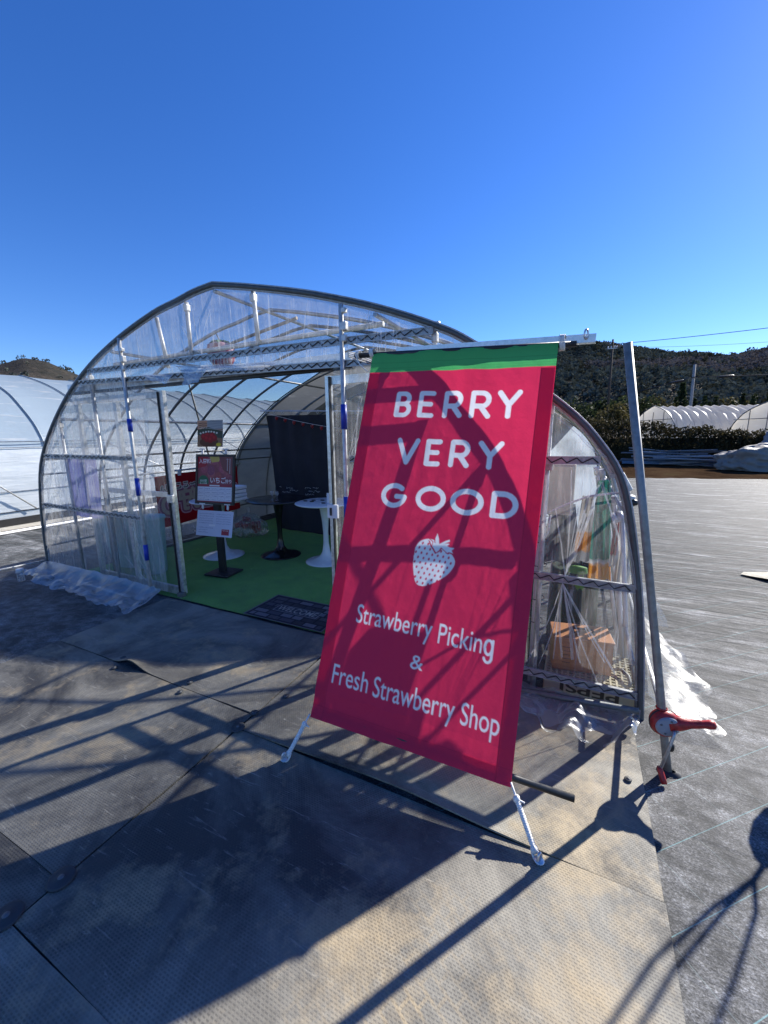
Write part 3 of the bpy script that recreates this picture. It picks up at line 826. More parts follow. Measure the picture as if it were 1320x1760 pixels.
# grey lining further in
AL = [p for p in arch_off(-0.028) if p[0] < CX + 2.38]
def liner_y(x): return float(np.interp(x - CX, [-1.2, 1.0], [YL, 4.42]))
def lin_fn(u, v):
    k = u * (len(AL) - 1); i = min(int(k), len(AL) - 2); t = k - i
    x = AL[i][0] + (AL[i + 1][0] - AL[i][0]) * t; z = AL[i][1] + (AL[i + 1][1] - AL[i][1]) * t
    yl = liner_y(x); y = yl + (YE - yl) * v
    s_ = .02 * noise.noise(Vector((x * 1.2, y * 3, z)))
    return (x, y + s_ * .5, z + s_ * .6)
MB().grid(len(AL), 60, lin_fn).build('shading_liner', M['liner'], GH)
MB().tube([(x, liner_y(x) - .01, z) for x, z in arch_off(-0.02) if x < CX + 2.38], .009, 8).build('liner_edge_cord', plain('dark green cord', (.03, .06, .04), .6), GH)
# inner end wall of hazy film with its own hoop
YW = 6.1
def endw(u, v):
    x = -5.2 + 3.6 * u; z = .02 + (arch_z(x) - .08) * v
    return (x, YW + .03 * noise.noise(Vector((x * 3, z * 2, 2))), z)
MB().grid(60, 30, endw).build('inner_end_wall', M['liner'], GH)
MB().grid(40, 30, lambda u, v: (-1.55 + 1.8 * u, YW + .8 + .03 * noise.noise(Vector((u * 6, v * 4, 2))), .02 + (arch_z(-1.55 + 1.8 * u) - .08) * v)).build('hazy_end_wall', M['end_film'], GH)
MB().tube([(CX + (x - CX) * .80, YL + .45, z * .86) for x, z in ARCH[6:-6]], .012, 8).build('inner_hoop', plain('blue grey pipe', (.08, .14, .2), .5), GH)
# low white skirt inside the left wall
MB().grid(30, 8, lambda u, v: (arch_x(.3 * v + .02, -1) + .05, Y0 + .9 + 1.9 * u, .02 + .30 * v + .01 * noise.noise(Vector((u * 9, v, 0))))).build('wall_skirt', M['film_skirt'], GH)
MB().box((-5.06, 4.0, .02), (.06, 2.2, .05)).build('base_board', M['pipe_dark'], GH)

# skirts spread on the ground
def skirt(pts_in, pts_out, name, seed, amp=.02, nx=90, ny=16, scal=.05, mt='film_skirt'):
    pi = catmull(pts_in, 8); po = catmull(pts_out, 8)
    def at(P, u):
        k = u * (len(P) - 1); i = min(int(k), len(P) - 2); return Vector(P[i]).lerp(Vector(P[i + 1]), k - i)
    def fn(u, v):
        a, b = at(pi, u), at(po, u)
        sc_ = 1 + scal * 4 * noise.noise(Vector((u * 9, seed, 0)))
        p = a.lerp(a + (b - a) * sc_, v)
        ux = u * (13 if seed == 1 else 7); wv = 1.2 * noise.noise(Vector((ux, v * 2.0, seed))) + .5 * abs(noise.noise(Vector((ux * 1.9 + v * 3, v * 4 - ux * .4, seed + 8)))) + .2 * noise.noise(Vector((p.x * 16, p.y * 16, seed)))
        zz = p.z * (1 - v) ** 2.2 if p.z > .01 else p.z
        zz = a.z * (1 - v) ** 2.5 + max(0, .018 + amp * wv * (0.3 + v)) + .012
        return Vector((p.x, p.y + .012 * wv, zz))
    MB().grid(nx, ny, fn).build(name, M[mt], GH)
skirt([(-5.44, 2.27, .10), (-4.9, 2.27, .10), (-4.3, 2.27, .10), (-3.8, 2.27, .09), (-3.42, 2.26, .08)],
      [(-5.62, 2.08, 0), (-5.10, 2.00, 0), (-4.5, 1.97, 0), (-3.9, 1.93, 0), (-3.40, 1.94, 0)], 'film_skirt', 1, .05, 240, 40, .09)
skirt([(-.45, 2.27, .03), (-.15, 2.27, .03), (.10, 2.27, .03), (.38, 2.27, .03)],
      [(-.5, 2.10, 0), (-.20, 2.06, 0), (.08, 1.94, 0), (.34, 2.08, 0)], 'film_skirt', 2, .05, 120, 34, .09, 'film_skirt')
skirt([(.385, 2.27, .15), (.385, 2.7, .22), (.39, 3.2, .3), (.395, 3.9, .32)],
      [(.70, 2.24, 0), (.76, 2.62, 0), (.70, 3.05, 0), (.50, 3.9, 0)], 'film_skirt', 5, .03, 90, 22, .05, 'film_skirt_sun')
MB().ribbon([(.40, 3.0, .45), (.47, 3.02, .38), (.55, 3.05, .30), (.60, 3.06, .24)], [.35, .32, .2, .06], (0, 1, .5)).build('film_flap', M['film_skirt_sun'], GH)
MB().tube([(-4.65, 2.19, .025), (-3.72, 2.15, .03)], .014, 8).build('hem_pipe', M['pipe'], GH)
MB().tube([(-.35, 2.21, .035), (.36, 2.20, .10)], .016, 8).build('hem_pipe', M['pipe_dark'], GH)
# conduit strapped to the right post
o = MB().tube([(-.185, 2.40, 0.0), (-.185, 2.40, 1.35)], .013, 10).build('conduit', M['white_card'], GH)
for z in (1.05, .99, .9, .76, .56, .42):
    MB().lathe([(.030, -.003), (.033, 0), (.030, .003)], (-.172, 2.375, z), 16, 1.3, 1.6).build('cable_tie', M['black_wire'], o)
m = MB(); m.tube([(-.2, 2.37, 1.03), (-.05, 2.36, 1.12), (.05, 2.35, 1.17), (.17, 2.34, 1.195), (.235, 2.33, 1.20)], .006, 6)
m.tube([(-.2, 2.37, 1.03), (-.19, 2.37, .93), (-.16, 2.37, .90), (-.135, 2.37, .95), (-.13, 2.37, 1.05)], .006, 6)
m.build('cable', M['white_card'], GH)
m = MB(); m.box((.235, 2.335, 1.16), (.05, .05, .06), bev=.015); m.box((.20, 2.33, 1.25), (.05, .045, .10), bev=.008, rot=Matrix.Rotation(-.5, 3, 'Y')); m.box((.15, 2.33, 1.33), (.05, .04, .06), bev=.008, rot=Matrix.Rotation(-.5, 3, 'Y'))
m.build('corner_bracket', M['pipe_pale'], GH)
o = MB().lathe([(0, .018), (.02, .012), (.024, 0), (.02, -.012), (0, -.018)], (.25, 2.315, 1.155), 16).build('bracket_cap', M['black_rod'], GH)

# ------------------------------------------------------------------ the red banner
TL, TR, BR, BL = (Vector(p) for p in ((-1.059, 2.053, 1.935), (-.129, 2.092, 1.90), (-.154, 1.419, .135), (-1.084, 1.38, .17)))
BN = (TR - TL).cross(BL - TL).normalized()          # towards the house
BW, BH = (TR - TL).length, (BL - TL).length
BAN = thing('banner', 'tall crimson fabric banner reading BERRY VERY GOOD hung in front of the greenhouse', 'banner', (-.62, 1.4, 0))
red = lin('#e2345c'); green = lin('#55b96c'); white = (0.95, 0.94, 0.97); dkred = tuple(c * .62 for c in red)
P = Print(BW, BH, 0.0030, red)
P.rect(-1, -1, 2, .0585 * BH, green)
for vv in (.030, .047, .0535): P.rect(0, vv * BH - .0008, BW, vv * BH + .0008, tuple(c * .6 for c in green))
S = lambda pts: [(u * BW, v * BH) for u, v in pts]
R0 = .0125 * BW
def arc(cx, cy, rx, ry, a0, a1, n=16):
    return [(cx + rx * math.cos(math.radians(a0 + (a1 - a0) * k / n)), cy + ry * math.sin(math.radians(a0 + (a1 - a0) * k / n))) for k in range(n + 1)]
def letter(ch, x, y, w, h):
    """single line rounded capital in the box x..x+w, y..y+h"""
    L = lambda *p: [(x + a * w, y + b * h) for a, b in p]
    A = lambda *a, **k: [(x + px * w, y + py * h) for px, py in arc(*a, **k)]
    if ch == 'B': return [L((0, 1), (0, 0), (.5, 0)) + A(.5, .24, .42, .24, -90, 90) + L((0, .48)), L((.0, .48), (.55, .48)) + A(.55, .74, .45, .26, -90, 90) + L((0, 1))]
    if ch == 'E': return [L((.95, 0), (0, 0), (0, 1), (.95, 1)), L((0, .49), (.8, .49))]
    if ch == 'R': return [L((0, 1), (0, 0), (.55, 0)) + A(.55, .29, .42, .29, -90, 90) + L((0, .58)), L((.5, .58), (1.0, 1))]
    if ch == 'Y': return [L((0, 0), (.5, .53), (1, 0)), L((.5, .53), (.5, 1))]
    if ch == 'V': return [L((0, 0), (.5, 1), (1, 0))]
    if ch == 'O': return [A(.5, .5, .5, .5, 0, 360, n=32)]
    if ch == 'G': return [A(.5, .5, .5, .5, -48, -360 + 5, n=28) + L((.62, .53))]
    if ch == 'D': return [L((0, 0), (.40, 0)) + A(.40, .5, .58, .5, -90, 90) + L((0, 1), (0, 0))]
def word(items, y0, y1, dv0=0.0, dv1=0.0):
    for ch, u0, u1, dy in items:
        for st in letter(ch, u0, y0 + dy, u1 - u0, y1 - y0):
            P.stroke([(a * BW, b * BH) for a, b in st], .0132 * BW, white)
word([('B', .205, .275, 0), ('E', .340, .408, 0), ('R', .478, .558, 0), ('R', .620, .702, 0), ('Y', .754, .848, 0)], .1235, .1845)
word([('V', .252, .355, 0), ('E', .415, .480, 0), ('R', .548, .628, 0), ('Y', .690, .790, 0)], .2555, .3150)
word([('G', .205, .325, 0), ('O', .400, .535, 0), ('O', .585, .725, 0), ('D', .785, .890, 0)], .380, .4330)
# strawberry emblem
def pt(u, v): return (u * BW, v * BH)
body = catmull([(.425, .535), (.445, .517), (.49, .508), (.535, .513), (.585, .527), (.628, .546), (.636, .562), (.615, .584), (.575, .603), (.525, .619), (.485, .626), (.455, .621), (.437, .600), (.425, .570), (.425, .535)], 6)
P.poly([pt(*p) for p in body], white)
for r_ in range(9):
    for c_ in range(8):
        u = .432 + c_ * .0285 + (.014 if r_ % 2 else 0); v = .520 + r_ * .0122 + (u - .43) * .02
        ins = False; j = len(body) - 1
        for i in range(len(body)):
            (xi, yi), (xj, yj) = body[i], body[j]
            if (yi > v) != (yj > v) and u < (xj - xi) * (v - yi) / (yj - yi) + xi: ins = not ins
            j = i
        if ins: P.ell(u * BW, v * BH, .0042, .0068, red, .35)
leaf_ = [(.535, .540), (.520, .530), (.505, .522), (.490, .507), (.513, .513), (.525, .517), (.522, .505), (.530, .492), (.541, .506), (.545, .518), (.575, .508), (.595, .5035), (.598, .508), (.570, .5155), (.585, .514), (.600, .5135), (.585, .520), (.605, .523), (.625, .5225), (.612, .530), (.622, .536), (.600, .534), (.592, .537), (.575, .531), (.557, .525), (.548, .533)]
P.poly([pt(a + (.004 if a > .54 else -.004), b + .0035) for a, b in leaf_], red)
P.poly([pt(*p) for p in leaf_], white)
P.stroke([pt(.490, .5075), pt(.512, .514), pt(.508, .526), pt(.535, .5405)], .0018, red)
def bword(txt, u0, u1, vbase, size, bold=.002):
    P.text(txt, u0 * BW, vbase * BH, size * BH, white, width=(u1 - u0) * BW, bold=bold)
bword('Strawberry', .166, .572, .7445, .066)
bword('Pickin', .605, .812, .7495, .066)
gx, gy_, gw, gh = .826 * BW, .7335 * BH, .034 * BW, .0155 * BH
P.stroke([(gx + gw * .5 + gw * .5 * math.cos(a), gy_ + gh * math.sin(a)) for a in np.linspace(0, 2 * PI, 24)], .0058 * BW, white)
P.stroke([(gx + gw, gy_ - gh), (gx + gw, gy_ + gh * 1.35)] + [(gx + gw * .5 + gw * .5 * math.cos(a), gy_ + gh * 1.35 + gh * .75 * math.sin(a)) for a in np.linspace(0, PI * .9, 12)], .0058 * BW, white)
bword('&', .488, .552, .8205, .047)
bword('Fresh', .086, .290, .9045, .069)
bword('Strawberry', .320, .728, .9075, .069)
bword('Shop', .757, .928, .9095, .069)
# stitched hems
for u in (.068, .935): P.rect(u * BW - .0012, .06 * BH, u * BW + .0012, BH, tuple(c * .72 for c in red))
P.rect(0, .968 * BH - .001, BW, .968 * BH + .001, tuple(c * .75 for c in red))
def ban_pt(u, v, off=0.0):
    p = TL + (TR - TL) * u + (BL - TL) * v
    d = 0.012 * math.sin(u * PI) * math.sin(v * PI) + .0035 * math.sin(u * 17 + 3 * noise.noise(Vector((u * 2, v * 2, 9)))) * (1 - v) ** 2 + .0035 * noise.noise(Vector((u * 9 + v * 5, v * 7, 12))) + .006 * noise.noise(Vector((u * 5, v * 3, 1))) + .0018 * noise.noise(Vector((u * 22, v * 9, 3)))
    e = max(0, abs(u - .5) - .43) / .07
    d += .0022 * noise.noise(Vector((u * 3, v * 46, 7))) * e
    if v > .93: d += .006 * math.sin((v - .93) / .07 * PI) + .003 * noise.noise(Vector((u * 11, 0, 3)))
    return p + BN * (d + off)
cloth = P.mesh('banner_cloth', lambda u, v: ban_pt(u, v), M['print_cloth'], BAN)
hem_mat = cloth_mat('doubled crimson hem', red, 0.36, 0.75)
m = MB()
m.grid(4, 90, lambda u, v: ban_pt(u * .068, .06 + .94 * v, .0025)); m.grid(4, 90, lambda u, v: ban_pt(.935 + u * .065, .06 + .94 * v, .0025))
m.grid(60, 6, lambda u, v: ban_pt(u, .966 + .034 * v, .004))
m.build('side_hem', hem_mat, cloth)
RT = (TR - TL).normalized()
MB().tube([TL - RT * .115 + Vector((0, .012, -.004)), TR + RT * .075 + Vector((0, .012, -.004))], .0135, 12).build('top_pole', M['black_rod'], BAN)
o = MB().tube([BL + RT * .012 + Vector((0, .030, .024)), BR + RT * .225 + Vector((0, .030, .020))], .0135, 12).build('bottom_pole', M['black_rod'], BAN)
def twisted(p0, p1, r, turns, m):
    p0, p1 = Vector(p0), Vector(p1); d = p1 - p0; L = d.length; d.normalize(); a = d.orthogonal().normalized(); b = d.cross(a)
    for s_ in (0, PI):
        m.tube([p0 + d * L * k / 60 + (a * math.cos(turns * 2 * PI * k / 60 + s_) + b * math.sin(turns * 2 * PI * k / 60 + s_)) * r * .62 for k in range(61)], r * .62, 6)
def corner_rope(p0, p1, name):
    p0, p1 = Vector(p0), Vector(p1); d = p1 - p0
    m = MB()
    m.tube([p0, p0 + d * .25], .0042, 6)
    twisted(p0 + d * .22, p0 + d * .80, .0088, 9, m)
    for t in (.22, .84): m.lathe([(0, -.016), (.012, -.009), (.0135, 0), (.011, .010), (0, .016)], p0 + d * t, 10)
    q_ = p0 + d * .22; m.tube([q_, q_ + Vector((.03, -.004, -.002))], .0032, 6)
    c = p0 + d * .91; a = d.normalized(); b = a.cross(Vector((0, 1, 0))).normalized()
    m.tube([c + (a * math.cos(t) * .022 + b * math.sin(t) * .012) for t in np.linspace(0, 2 * PI, 20)[:-1]], .0052, 6, closed=True)
    o = m.build('tie_rope', M['rope'], BAN)
    c = p1 + Vector((0, 0, .020)); s_ = MB()
    s_.tube([c + Vector((math.sin(t) * .010 * .5, math.sin(t) * .010 * .85, math.cos(t) * .024)) for t in np.linspace(0, 2 * PI, 20)[:-1]], .0052, 6, closed=True)
    s_.tube([p1 + Vector((0, 0, .004)), p1 + Vector((0, 0, -.02))], .006, 8)
    s_.lathe([(0, .004), (.016, .003), (.018, 0)], p1 + Vector((0, 0, .014)), 14)
    s_.build('anchor_ring', M['alu'], o)
corner_rope(BL + Vector((.004, -.006, .02)), (-1.14, 1.245, .012), 'l')
corner_rope(BR + Vector((0, -.006, .03)), (-.03, 1.27, .012), 'r')
for p, cen in ((TL, TL - RT * .012), (TR, TR + RT * .012)):
    m = MB()
    for k in range(4):
        c = cen + RT * (.006 * k - .006) + Vector((0, .012, .004))
        m.tube([c + Vector((.003 * math.sin(t * 2), math.sin(t) * .021, math.cos(t) * (.034 if p is TR else .024))) for t in np.linspace(0, 2 * PI, 20)[:-1]], .0030, 6, closed=True)
    m.build('lashing', M['rope'], BAN)
m = MB(); c = TL - RT * .10 + Vector((0, .012, 0))
for k in range(3):
    m.tube([c + Vector((.007 * k + .002 * math.sin(t), math.sin(t) * .02, math.cos(t) * .021)) for t in np.linspace(0, 2 * PI, 18)[:-1]], .0030, 6, closed=True)
    m.tube([c + Vector((-.03 + .02 * math.sin(t), .10 + .15 * math.cos(t), -.008 + .01 * k)) for t in np.linspace(0, 2 * PI, 18)[:-1]], .0030, 6, closed=True)
m.tube([c + Vector((-.005, -.02, 0)), c + Vector((.025, -.025, -.055)), c + Vector((.07, -.02, -.095)), c + Vector((.12, 0, -.10))], .0030, 6)
m.build('lashing', M['rope'], BAN)
# aluminium angle that carries the right end
BAR = thing('aluminium_angle', 'bright aluminium angle bar sticking out above the right end of the banner', 'metal bar', (-.5, 2.13, 0))
d0, d1 = Vector((-.95, 2.125, 1.950)), Vector((.022, 2.118, 1.914))
dd = d1 - d0; ang = math.atan2(dd.z, dd.x); R_ = Matrix.Rotation(-ang, 3, 'Y')
m = MB(); m.box((d0 + d1) / 2, (dd.length, .003, .036), R_); m.box((d0 + d1) / 2 + Vector((0, .019, -.0175)), (dd.length, .035, .003), R_)
m.build('angle_bar', M['alu'], BAR)
o = MB().tube([(-.018, 2.113, 1.935 + .017 * math.cos(t)) if False else (-.018 + .007 * math.sin(t), 2.108 + .004 * math.sin(t), 1.932 + .019 * math.cos(t)) for t in np.linspace(0, 2 * PI, 18)[:-1]], .0040, 6, closed=True).build('eye_bolt', M['alu'], BAR)

# ------------------------------------------------------------------ side wall winder on its pole (right)
WD = thing('side_winder', 'red hand crank gear on a leaning steel pole at the right corner of the greenhouse', 'crank winder', (.45, 1.94, 0))
pb, ptp = Vector((.455, 1.94, -.02)), Vector((.135, 1.96, 1.85))
def on_pole(z): return pb + (ptp - pb) * ((z - pb.z) / (ptp.z - pb.z))
MB().tube([pb, on_pole(.2), on_pole(1.0), ptp], .0165, 14).build('guide_pole', galv('grey weathered pole', (.30, .30, .29), .5, .55), WD)
gc = on_pole(.250) + Vector((.004, -.012, -.002))
ax = Vector((.115, 0, .030)).normalized()
Rg = Matrix.Rotation(-math.atan2(ax.z, ax.x), 3, 'Y')
m = MB()
prof = [(0, -.034), (.030, -.033), (.046, -.026), (.052, -.008), (.052, .010), (.047, .024), (.030, .031), (0, .032)]
RX = Rg @ Matrix.Rotation(.25, 3, 'Z') @ Matrix.Rotation(-PI / 2, 3, 'X')
m.lathe(prof, gc, 36, 1.12, 1.12, RX)
hs = gc + ax * .035
m.tube([hs + ax * t + Vector((0, 0, z)) for t, z in ((-.02, 0), (.03, .0), (.06, -.002), (.10, -.001), (.125, .0), (.140, .0), (.147, .001))], [.040, .029, .019, .0165, .0185, .018, .008], 16)
body_o = m.build('gear_housing', M['red_plastic'], WD)
m = MB(); m.lathe([(0, -.0385), (.034, -.0385), (.041, -.036), (.0425, -.030)], gc, 36, 1.12, 1.0, RX); m.build('face_plate', M['grey_plate'], body_o)
for k_ in range(4):
    a_ = .6 + k_ * PI / 2; MB().lathe([(0, -.042), (.0045, -.041), (.005, -.036)], gc + RX @ Vector((.030 * math.cos(a_), .030 * math.sin(a_), 0)), 10, rot=RX).build('cover_bolt', M['pipe_dark'], body_o)
MB().lathe([(.0515, -.004), (.0545, -.002), (.0545, .002), (.0515, .004)], gc, 36, 1.12, 1.12, RX).build('housing_seam', M['black_metal'], body_o)
m = MB(); m.lathe([(.019, -.003), (.024, 0), (.019, .005)], on_pole(.306) + Vector((0, 0, 0)), 18); m.build('pole_collar', M['red_plastic'], body_o)
ca = gc + Vector((.030, -.045, -.012)); cb = Vector((.408, 1.872, .055)); cg = Vector((.424, 1.845, .012))
m = MB(); m.tube([gc + Vector((.030, -.025, -.010)), ca, ca + Vector((-.002, -.006, -.012)), cb], .0065, 10); cr = m.build('crank_arm', M['pipe'], WD)
m = MB(); m.tube([cb + Vector((-.003, .003, .012)), cb, cb.lerp(cg, .6), cg], [.010, .0115, .0125, .0115], 12); m.build('crank_grip', M['red_plastic'], cr)
m = MB(); m.lathe([(0, .02), (.010, .017), (.014, .008), (.014, -.008), (.010, -.017), (0, -.02)], on_pole(.12) + Vector((.022, .012, 0)), 14); m.build('stop_knob', M['black_rod'], WD)
m = MB(); m.lathe([(.017, .012), (.026, .006), (.032, -.002)], (.455, 1.94, .003), 16, 1.5, .9); m.build('ground_collar', M['black_metal'], WD)
m = MB(); m.tube([gc + Vector((-.01, .02, 0)), (.42, 2.15, .24), (.43, 2.5, .20), (.435, 4.8, .20)], .012, 10); m.build('roller_pipe', M['pipe'], WD)

# winder at the left corner, cut by the frame
W2 = thing('side_winder', 'red crank gear and pale pipe cut by the left edge beside the greenhouse corner', 'crank winder', (-5.32, 1.75, 0))
m = MB(); m.lathe([(0, -.05), (.05, -.035), (.065, 0), (.05, .035), (0, .05)], (-5.27, 1.70, .21), 24, rot=Matrix.Rotation(.3, 3, 'Y')); b2 = m.build('gear_housing', M['red_plastic'], W2)
MB().tube([(-5.27, 1.70, .0), (-5.27, 1.70, .35)], .016, 10).build('guide_pole', M['pipe'], W2)
MB().tube([(-5.24, 1.71, .20), (-5.36, 2.02, .16), (-5.44, 2.28, .13)], .010, 8).build('roller_pipe', M['pipe_pale'], W2)
BT = thing('water_jug', 'small translucent jug with a white cap on the dark sheet beside the left crank', 'jug', (-5.32, 1.98, 0))
MB().lathe([(0, .002), (.030, .003), (.033, .02), (.032, .09), (.022, .105)], (-5.32, 1.98, .0), 20).build('jug_body', M['film_skirt'], BT)
MB().lathe([(.026, .098), (.034, .10), (.034, .135), (.030, .140), (0, .140)], (-5.32, 1.98, .0), 20).build('cap', M['white_card'], BT)

# ------------------------------------------------------------------ inside the shop
m = MB(); m.grid(120, 80, lambda u, v: (-5.0 + 4.70 * u + (.012 * noise.noise(Vector((0, v * 12, 1))) if u in (0, 1) else 0), 2.335 + 3.6 * v + (.01 * noise.noise(Vector((u * 20, 0, 1))) if v in (0, 1) else 0), .020 + .003 * noise.noise(Vector((u * 14, v * 10, 2)))))
m.build('turf_carpet', M['turf'], label='bright green artificial turf carpet covering the floor inside the greenhouse', cat='carpet')
# welcome mat
P = Print(.80, .45, .004, (.022, .022, .026))
g1 = (.050, .050, .058); g2 = (.034, .034, .040)
hts = np.zeros((P.ny, P.nx))
q = random.Random(5)
for j in range(6):
    x = .03 - (.06 if j % 2 else 0)
    while x < .77:
        w_ = q.choice((.10, .12, .14)); y = .03 + j * .066
        x0, x1 = max(.03, x), min(.77, x + w_)
        if x1 - x0 > .02:
            c = g1 if q.random() < .5 else g2
            P.rect(x0 + .007, y + .007, x1 - .007, y + .059, c)
            if q.random() < .4:
                for k in range(int((x1 - x0) / .012)): P.rect(x0 + .006 + k * .012, y + .006, x0 + .010 + k * .012, y + .060, (.018, .018, .02))
        x += w_
P.rect(.18, .165, .62, .285, (.075, .075, .082))
P.rect(.186, .171, .614, .279, (.030, .030, .035))
P.text('WELCOME', .40, .262, .112, (.16, .16, .165), align='c', bold=.01, width=.40)
for k in range(2):
    P.rect(0, 0, .8, .014, (.05, .05, .055)); P.rect(0, .436, .8, .45, (.05, .05, .055)); P.rect(0, 0, .014, .45, (.05, .05, .055)); P.rect(.786, 0, .8, .45, (.05, .05, .055))
lum = P.c[::2, ::2].mean(axis=2)
def mat_fn(u, v):
    i = min(P.nx - 1, int(round(u * (P.nx - 1)))); j = min(P.ny - 1, int(round(v * (P.ny - 1))))
    return (-2.48 + .80 * u, 2.775 - .45 * v, .027 + .10 * min(lum[j, i], .06))
P.c = np.clip((P.c - .024) * 4.6 + .012, .008, .30) * np.array([1.1, 1.0, .84])
P.mesh('welcome_mat', mat_fn, plain('placeholder', (.03, .03, .03)) if False else cloth_mat('moulded rubber', None, 0.0, .6, 'print', 500, .05), None,
       label='dark brick pattern door mat reading WELCOME at the greenhouse entrance', cat='door mat')

def tulip(x, y, rt, mat, label, rb=.25):
    o = thing('bistro_table', label, 'table', (x, y, .02), 'round tulip tables')
    MB().lathe([(0, .742), (rt - .02, .742), (rt - .004, .738), (rt, .731), (rt - .012, .722), (rt * .6, .712), (0, .710)], (x, y, 0), 48).build('table_top', mat, o)
    MB().lathe([(.10, .709), (.060, .66), (.040, .52), (.030, .38), (.032, .25), (.048, .14), (.085, .080), (.15, .055), (rb * .85, .040), (rb, .028), (rb, .022), (0, .022)], (x, y, 0), 40).build('pedestal', mat, o)
    return o
tulip(-4.0, 3.53, .345, M['white_gloss'], 'white tulip table carrying a stack of white trays behind the sign stand')
tulip(-3.34, 3.84, .39, M['black_gloss'], 'black tulip table between the two white ones')
tulip(-2.66, 3.86, .345, M['white_gloss'], 'white tulip table half hidden by the right door jamb')
for k in range(4):
    b = MB(); z = .744 + k * .045 + .0225
    b.box((-3.78 + .01 * math.sin(k * 3), 3.52, z), (.30, .22, .040), Matrix.Rotation(.08 * math.sin(k * 2.2), 3, 'Z'), bev=.010)
    b.build('tray', M['white_card'], label=['bottom white tray of the stack on the white table', 'second white tray from the bottom of the stack on the table', 'third white tray from the bottom of the stack on the table', 'topmost white tray of the stack behind the framed poster'][k], cat='tray', group='white trays stacked on the table')
for k, (dx, dy) in enumerate(((-.23, -.06), (-.17, .02), (-.13, -.07), (-.07, .06), (.06, -.11))):
    MB().lathe([(0, .010), (.019, .010), (.022, .006), (.022, 0)], (-2.66 + dx, 3.86 + dy, .743), 14, 1.3, .8).build('black_token', M['black_metal'], label='small flat black disc lying on the white table by the door jamb', cat='disc', group='black discs on the white table')
cd = MB(); cd.box((-2.555, 3.80, .80), (.055, .012, .115), bev=.003); cd.build('table_card', M['white_card'], label='little white card standing on the white table by the door jamb', cat='card')
for k, dx in enumerate((-.02, .055)):
    g = thing('glass_ornament', ['left of the two little stemmed glasses on the black table', 'right of the two little stemmed glasses on the black table'][k], 'glass', (-3.30 + dx, 3.72, .743), 'stemmed glasses on the black table')
    MB().lathe([(.022, .0), (.020, .004), (.004, .007), (.004, .05), (.016, .065), (.021, .085), (.018, .11)], (-3.30 + dx, 3.72, .743), 16).build('goblet', M['film_skirt'], g)

# black curtain on its rod
def curt(u, v):
    x = (-4.39 + .15 * v) * (1 - u) + (-1.55) * u; zt = 1.815 - .06 * u
    d = .022 * math.sin(u * 60 + .6 * math.sin(v * 3)) * (1 - .6 * v) + .03 * noise.noise(Vector((u * 6, v * 4, 3)))
    if v > .86: d -= .10 * (v - .86) * (1 + noise.noise(Vector((u * 9, 0, 2))))
    return (x, 4.90 + d, zt - 1.76 * v)
CU = thing('curtain', 'black curtain hanging from a white rod across the back of the shop', 'curtain', (-3.3, 4.9, 0))
m = MB(); m.grid(140, 60, curt); cc = m.build('curtain_cloth', cloth_mat('black curtain cloth', (.030, .031, .044), .03, .75, None, 600, .3), CU)
MB().tube([(-4.50, 4.90, 1.885), (-1.6, 4.90, 1.78)], .009, 8).build('curtain_rod', M['white_card'], CU)
for k in range(15):
    x = -4.38 + k * .158; z = 1.885 - (x + 4.5) * .0362
    MB().tube([(x + .006 * math.cos(t), 4.9 + .021 * math.sin(t), z - .012 + .026 * math.cos(t)) for t in np.linspace(0, 2 * PI, 16)[:-1]], .0042, 6, closed=True).build('curtain_ring', M['white_card'], CU)
q = random.Random(11); m = MB()                 # faint chalk lettering
for x0, z0, n_ in ((-4.16, .735, 2), (-4.02, .725, 5), (-4.10, .66, 6), (-3.95, .69, 6), (-3.66, .735, 4), (-3.52, .745, 4), (-3.60, .69, 4), (-3.66, .645, 6), (-3.50, .695, 4), (-3.30, .65, 4)):
    x = x0
    for k in range(n_):
        pts = [(x + q.uniform(-.006, .006), 4.83, z0 + q.uniform(-.014, .014)) for _ in range(4)]
        m.tube([(a + .006 * i, b, c) for i, (a, b, c) in enumerate(pts)], .0022, 4); x += .026
m.build('chalk_lettering', M['white_card'], CU)
# garland
GL = thing('garland', 'string of little red strawberry ornaments across the black curtain', 'garland', (-3.7, 4.78, 1.7))
def gz(x): t = (x + 4.2) / 1.0; return 1.83 - .20 * t + .05 * (t - .5) ** 2 - .02
MB().tube([(x, 4.78, gz(x)) for x in np.linspace(-4.25, -2.9, 20)], .003, 5).build('string', M['rope'], GL)
for k in range(8):
    x = -4.08 + k * .158
    b = MB().lathe([(0, .0), (.018, -.004), (.025, -.018), (.020, -.036), (.008, -.052), (0, -.056)], (x, 4.775, gz(x) - .006), 12).build('strawberry', M['straw_red'], GL)
# plastic bag
BG = thing('plastic_bag', 'clear plastic bag holding red packets on the turf beside the curtain', 'bag', (-4.45, 4.45, .02))
def bagf(u, v):
    a = u * 2 * PI; r = (.20 + .05 * math.sin(a * 3 + v * 4) + .03 * noise.noise(Vector((math.cos(a) * 2, math.sin(a) * 2, v * 5)))) * (math.sin(min(1, v * 1.15 + .12) * PI) ** .55 + .12)
    return (-4.45 + 1.15 * r * math.cos(a), 4.45 + r * math.sin(a), .02 + .44 * v)
MB().grid(40, 24, bagf).build('bag_film', M['film_left'], BG)
m = MB(); q = random.Random(2)
for k in range(9): m.box((-4.45 + q.uniform(-.13, .13), 4.42 + q.uniform(-.08, .08), .10 + q.uniform(0, .2)), (.12, .05, .07), Matrix.Rotation(q.uniform(-.7, .7), 3, 'Y') @ Matrix.Rotation(q.uniform(-1, 1), 3, 'Z'), bev=.012)
m.build('red_packets', plain('red packets', (.30, .02, .025), .4), BG)

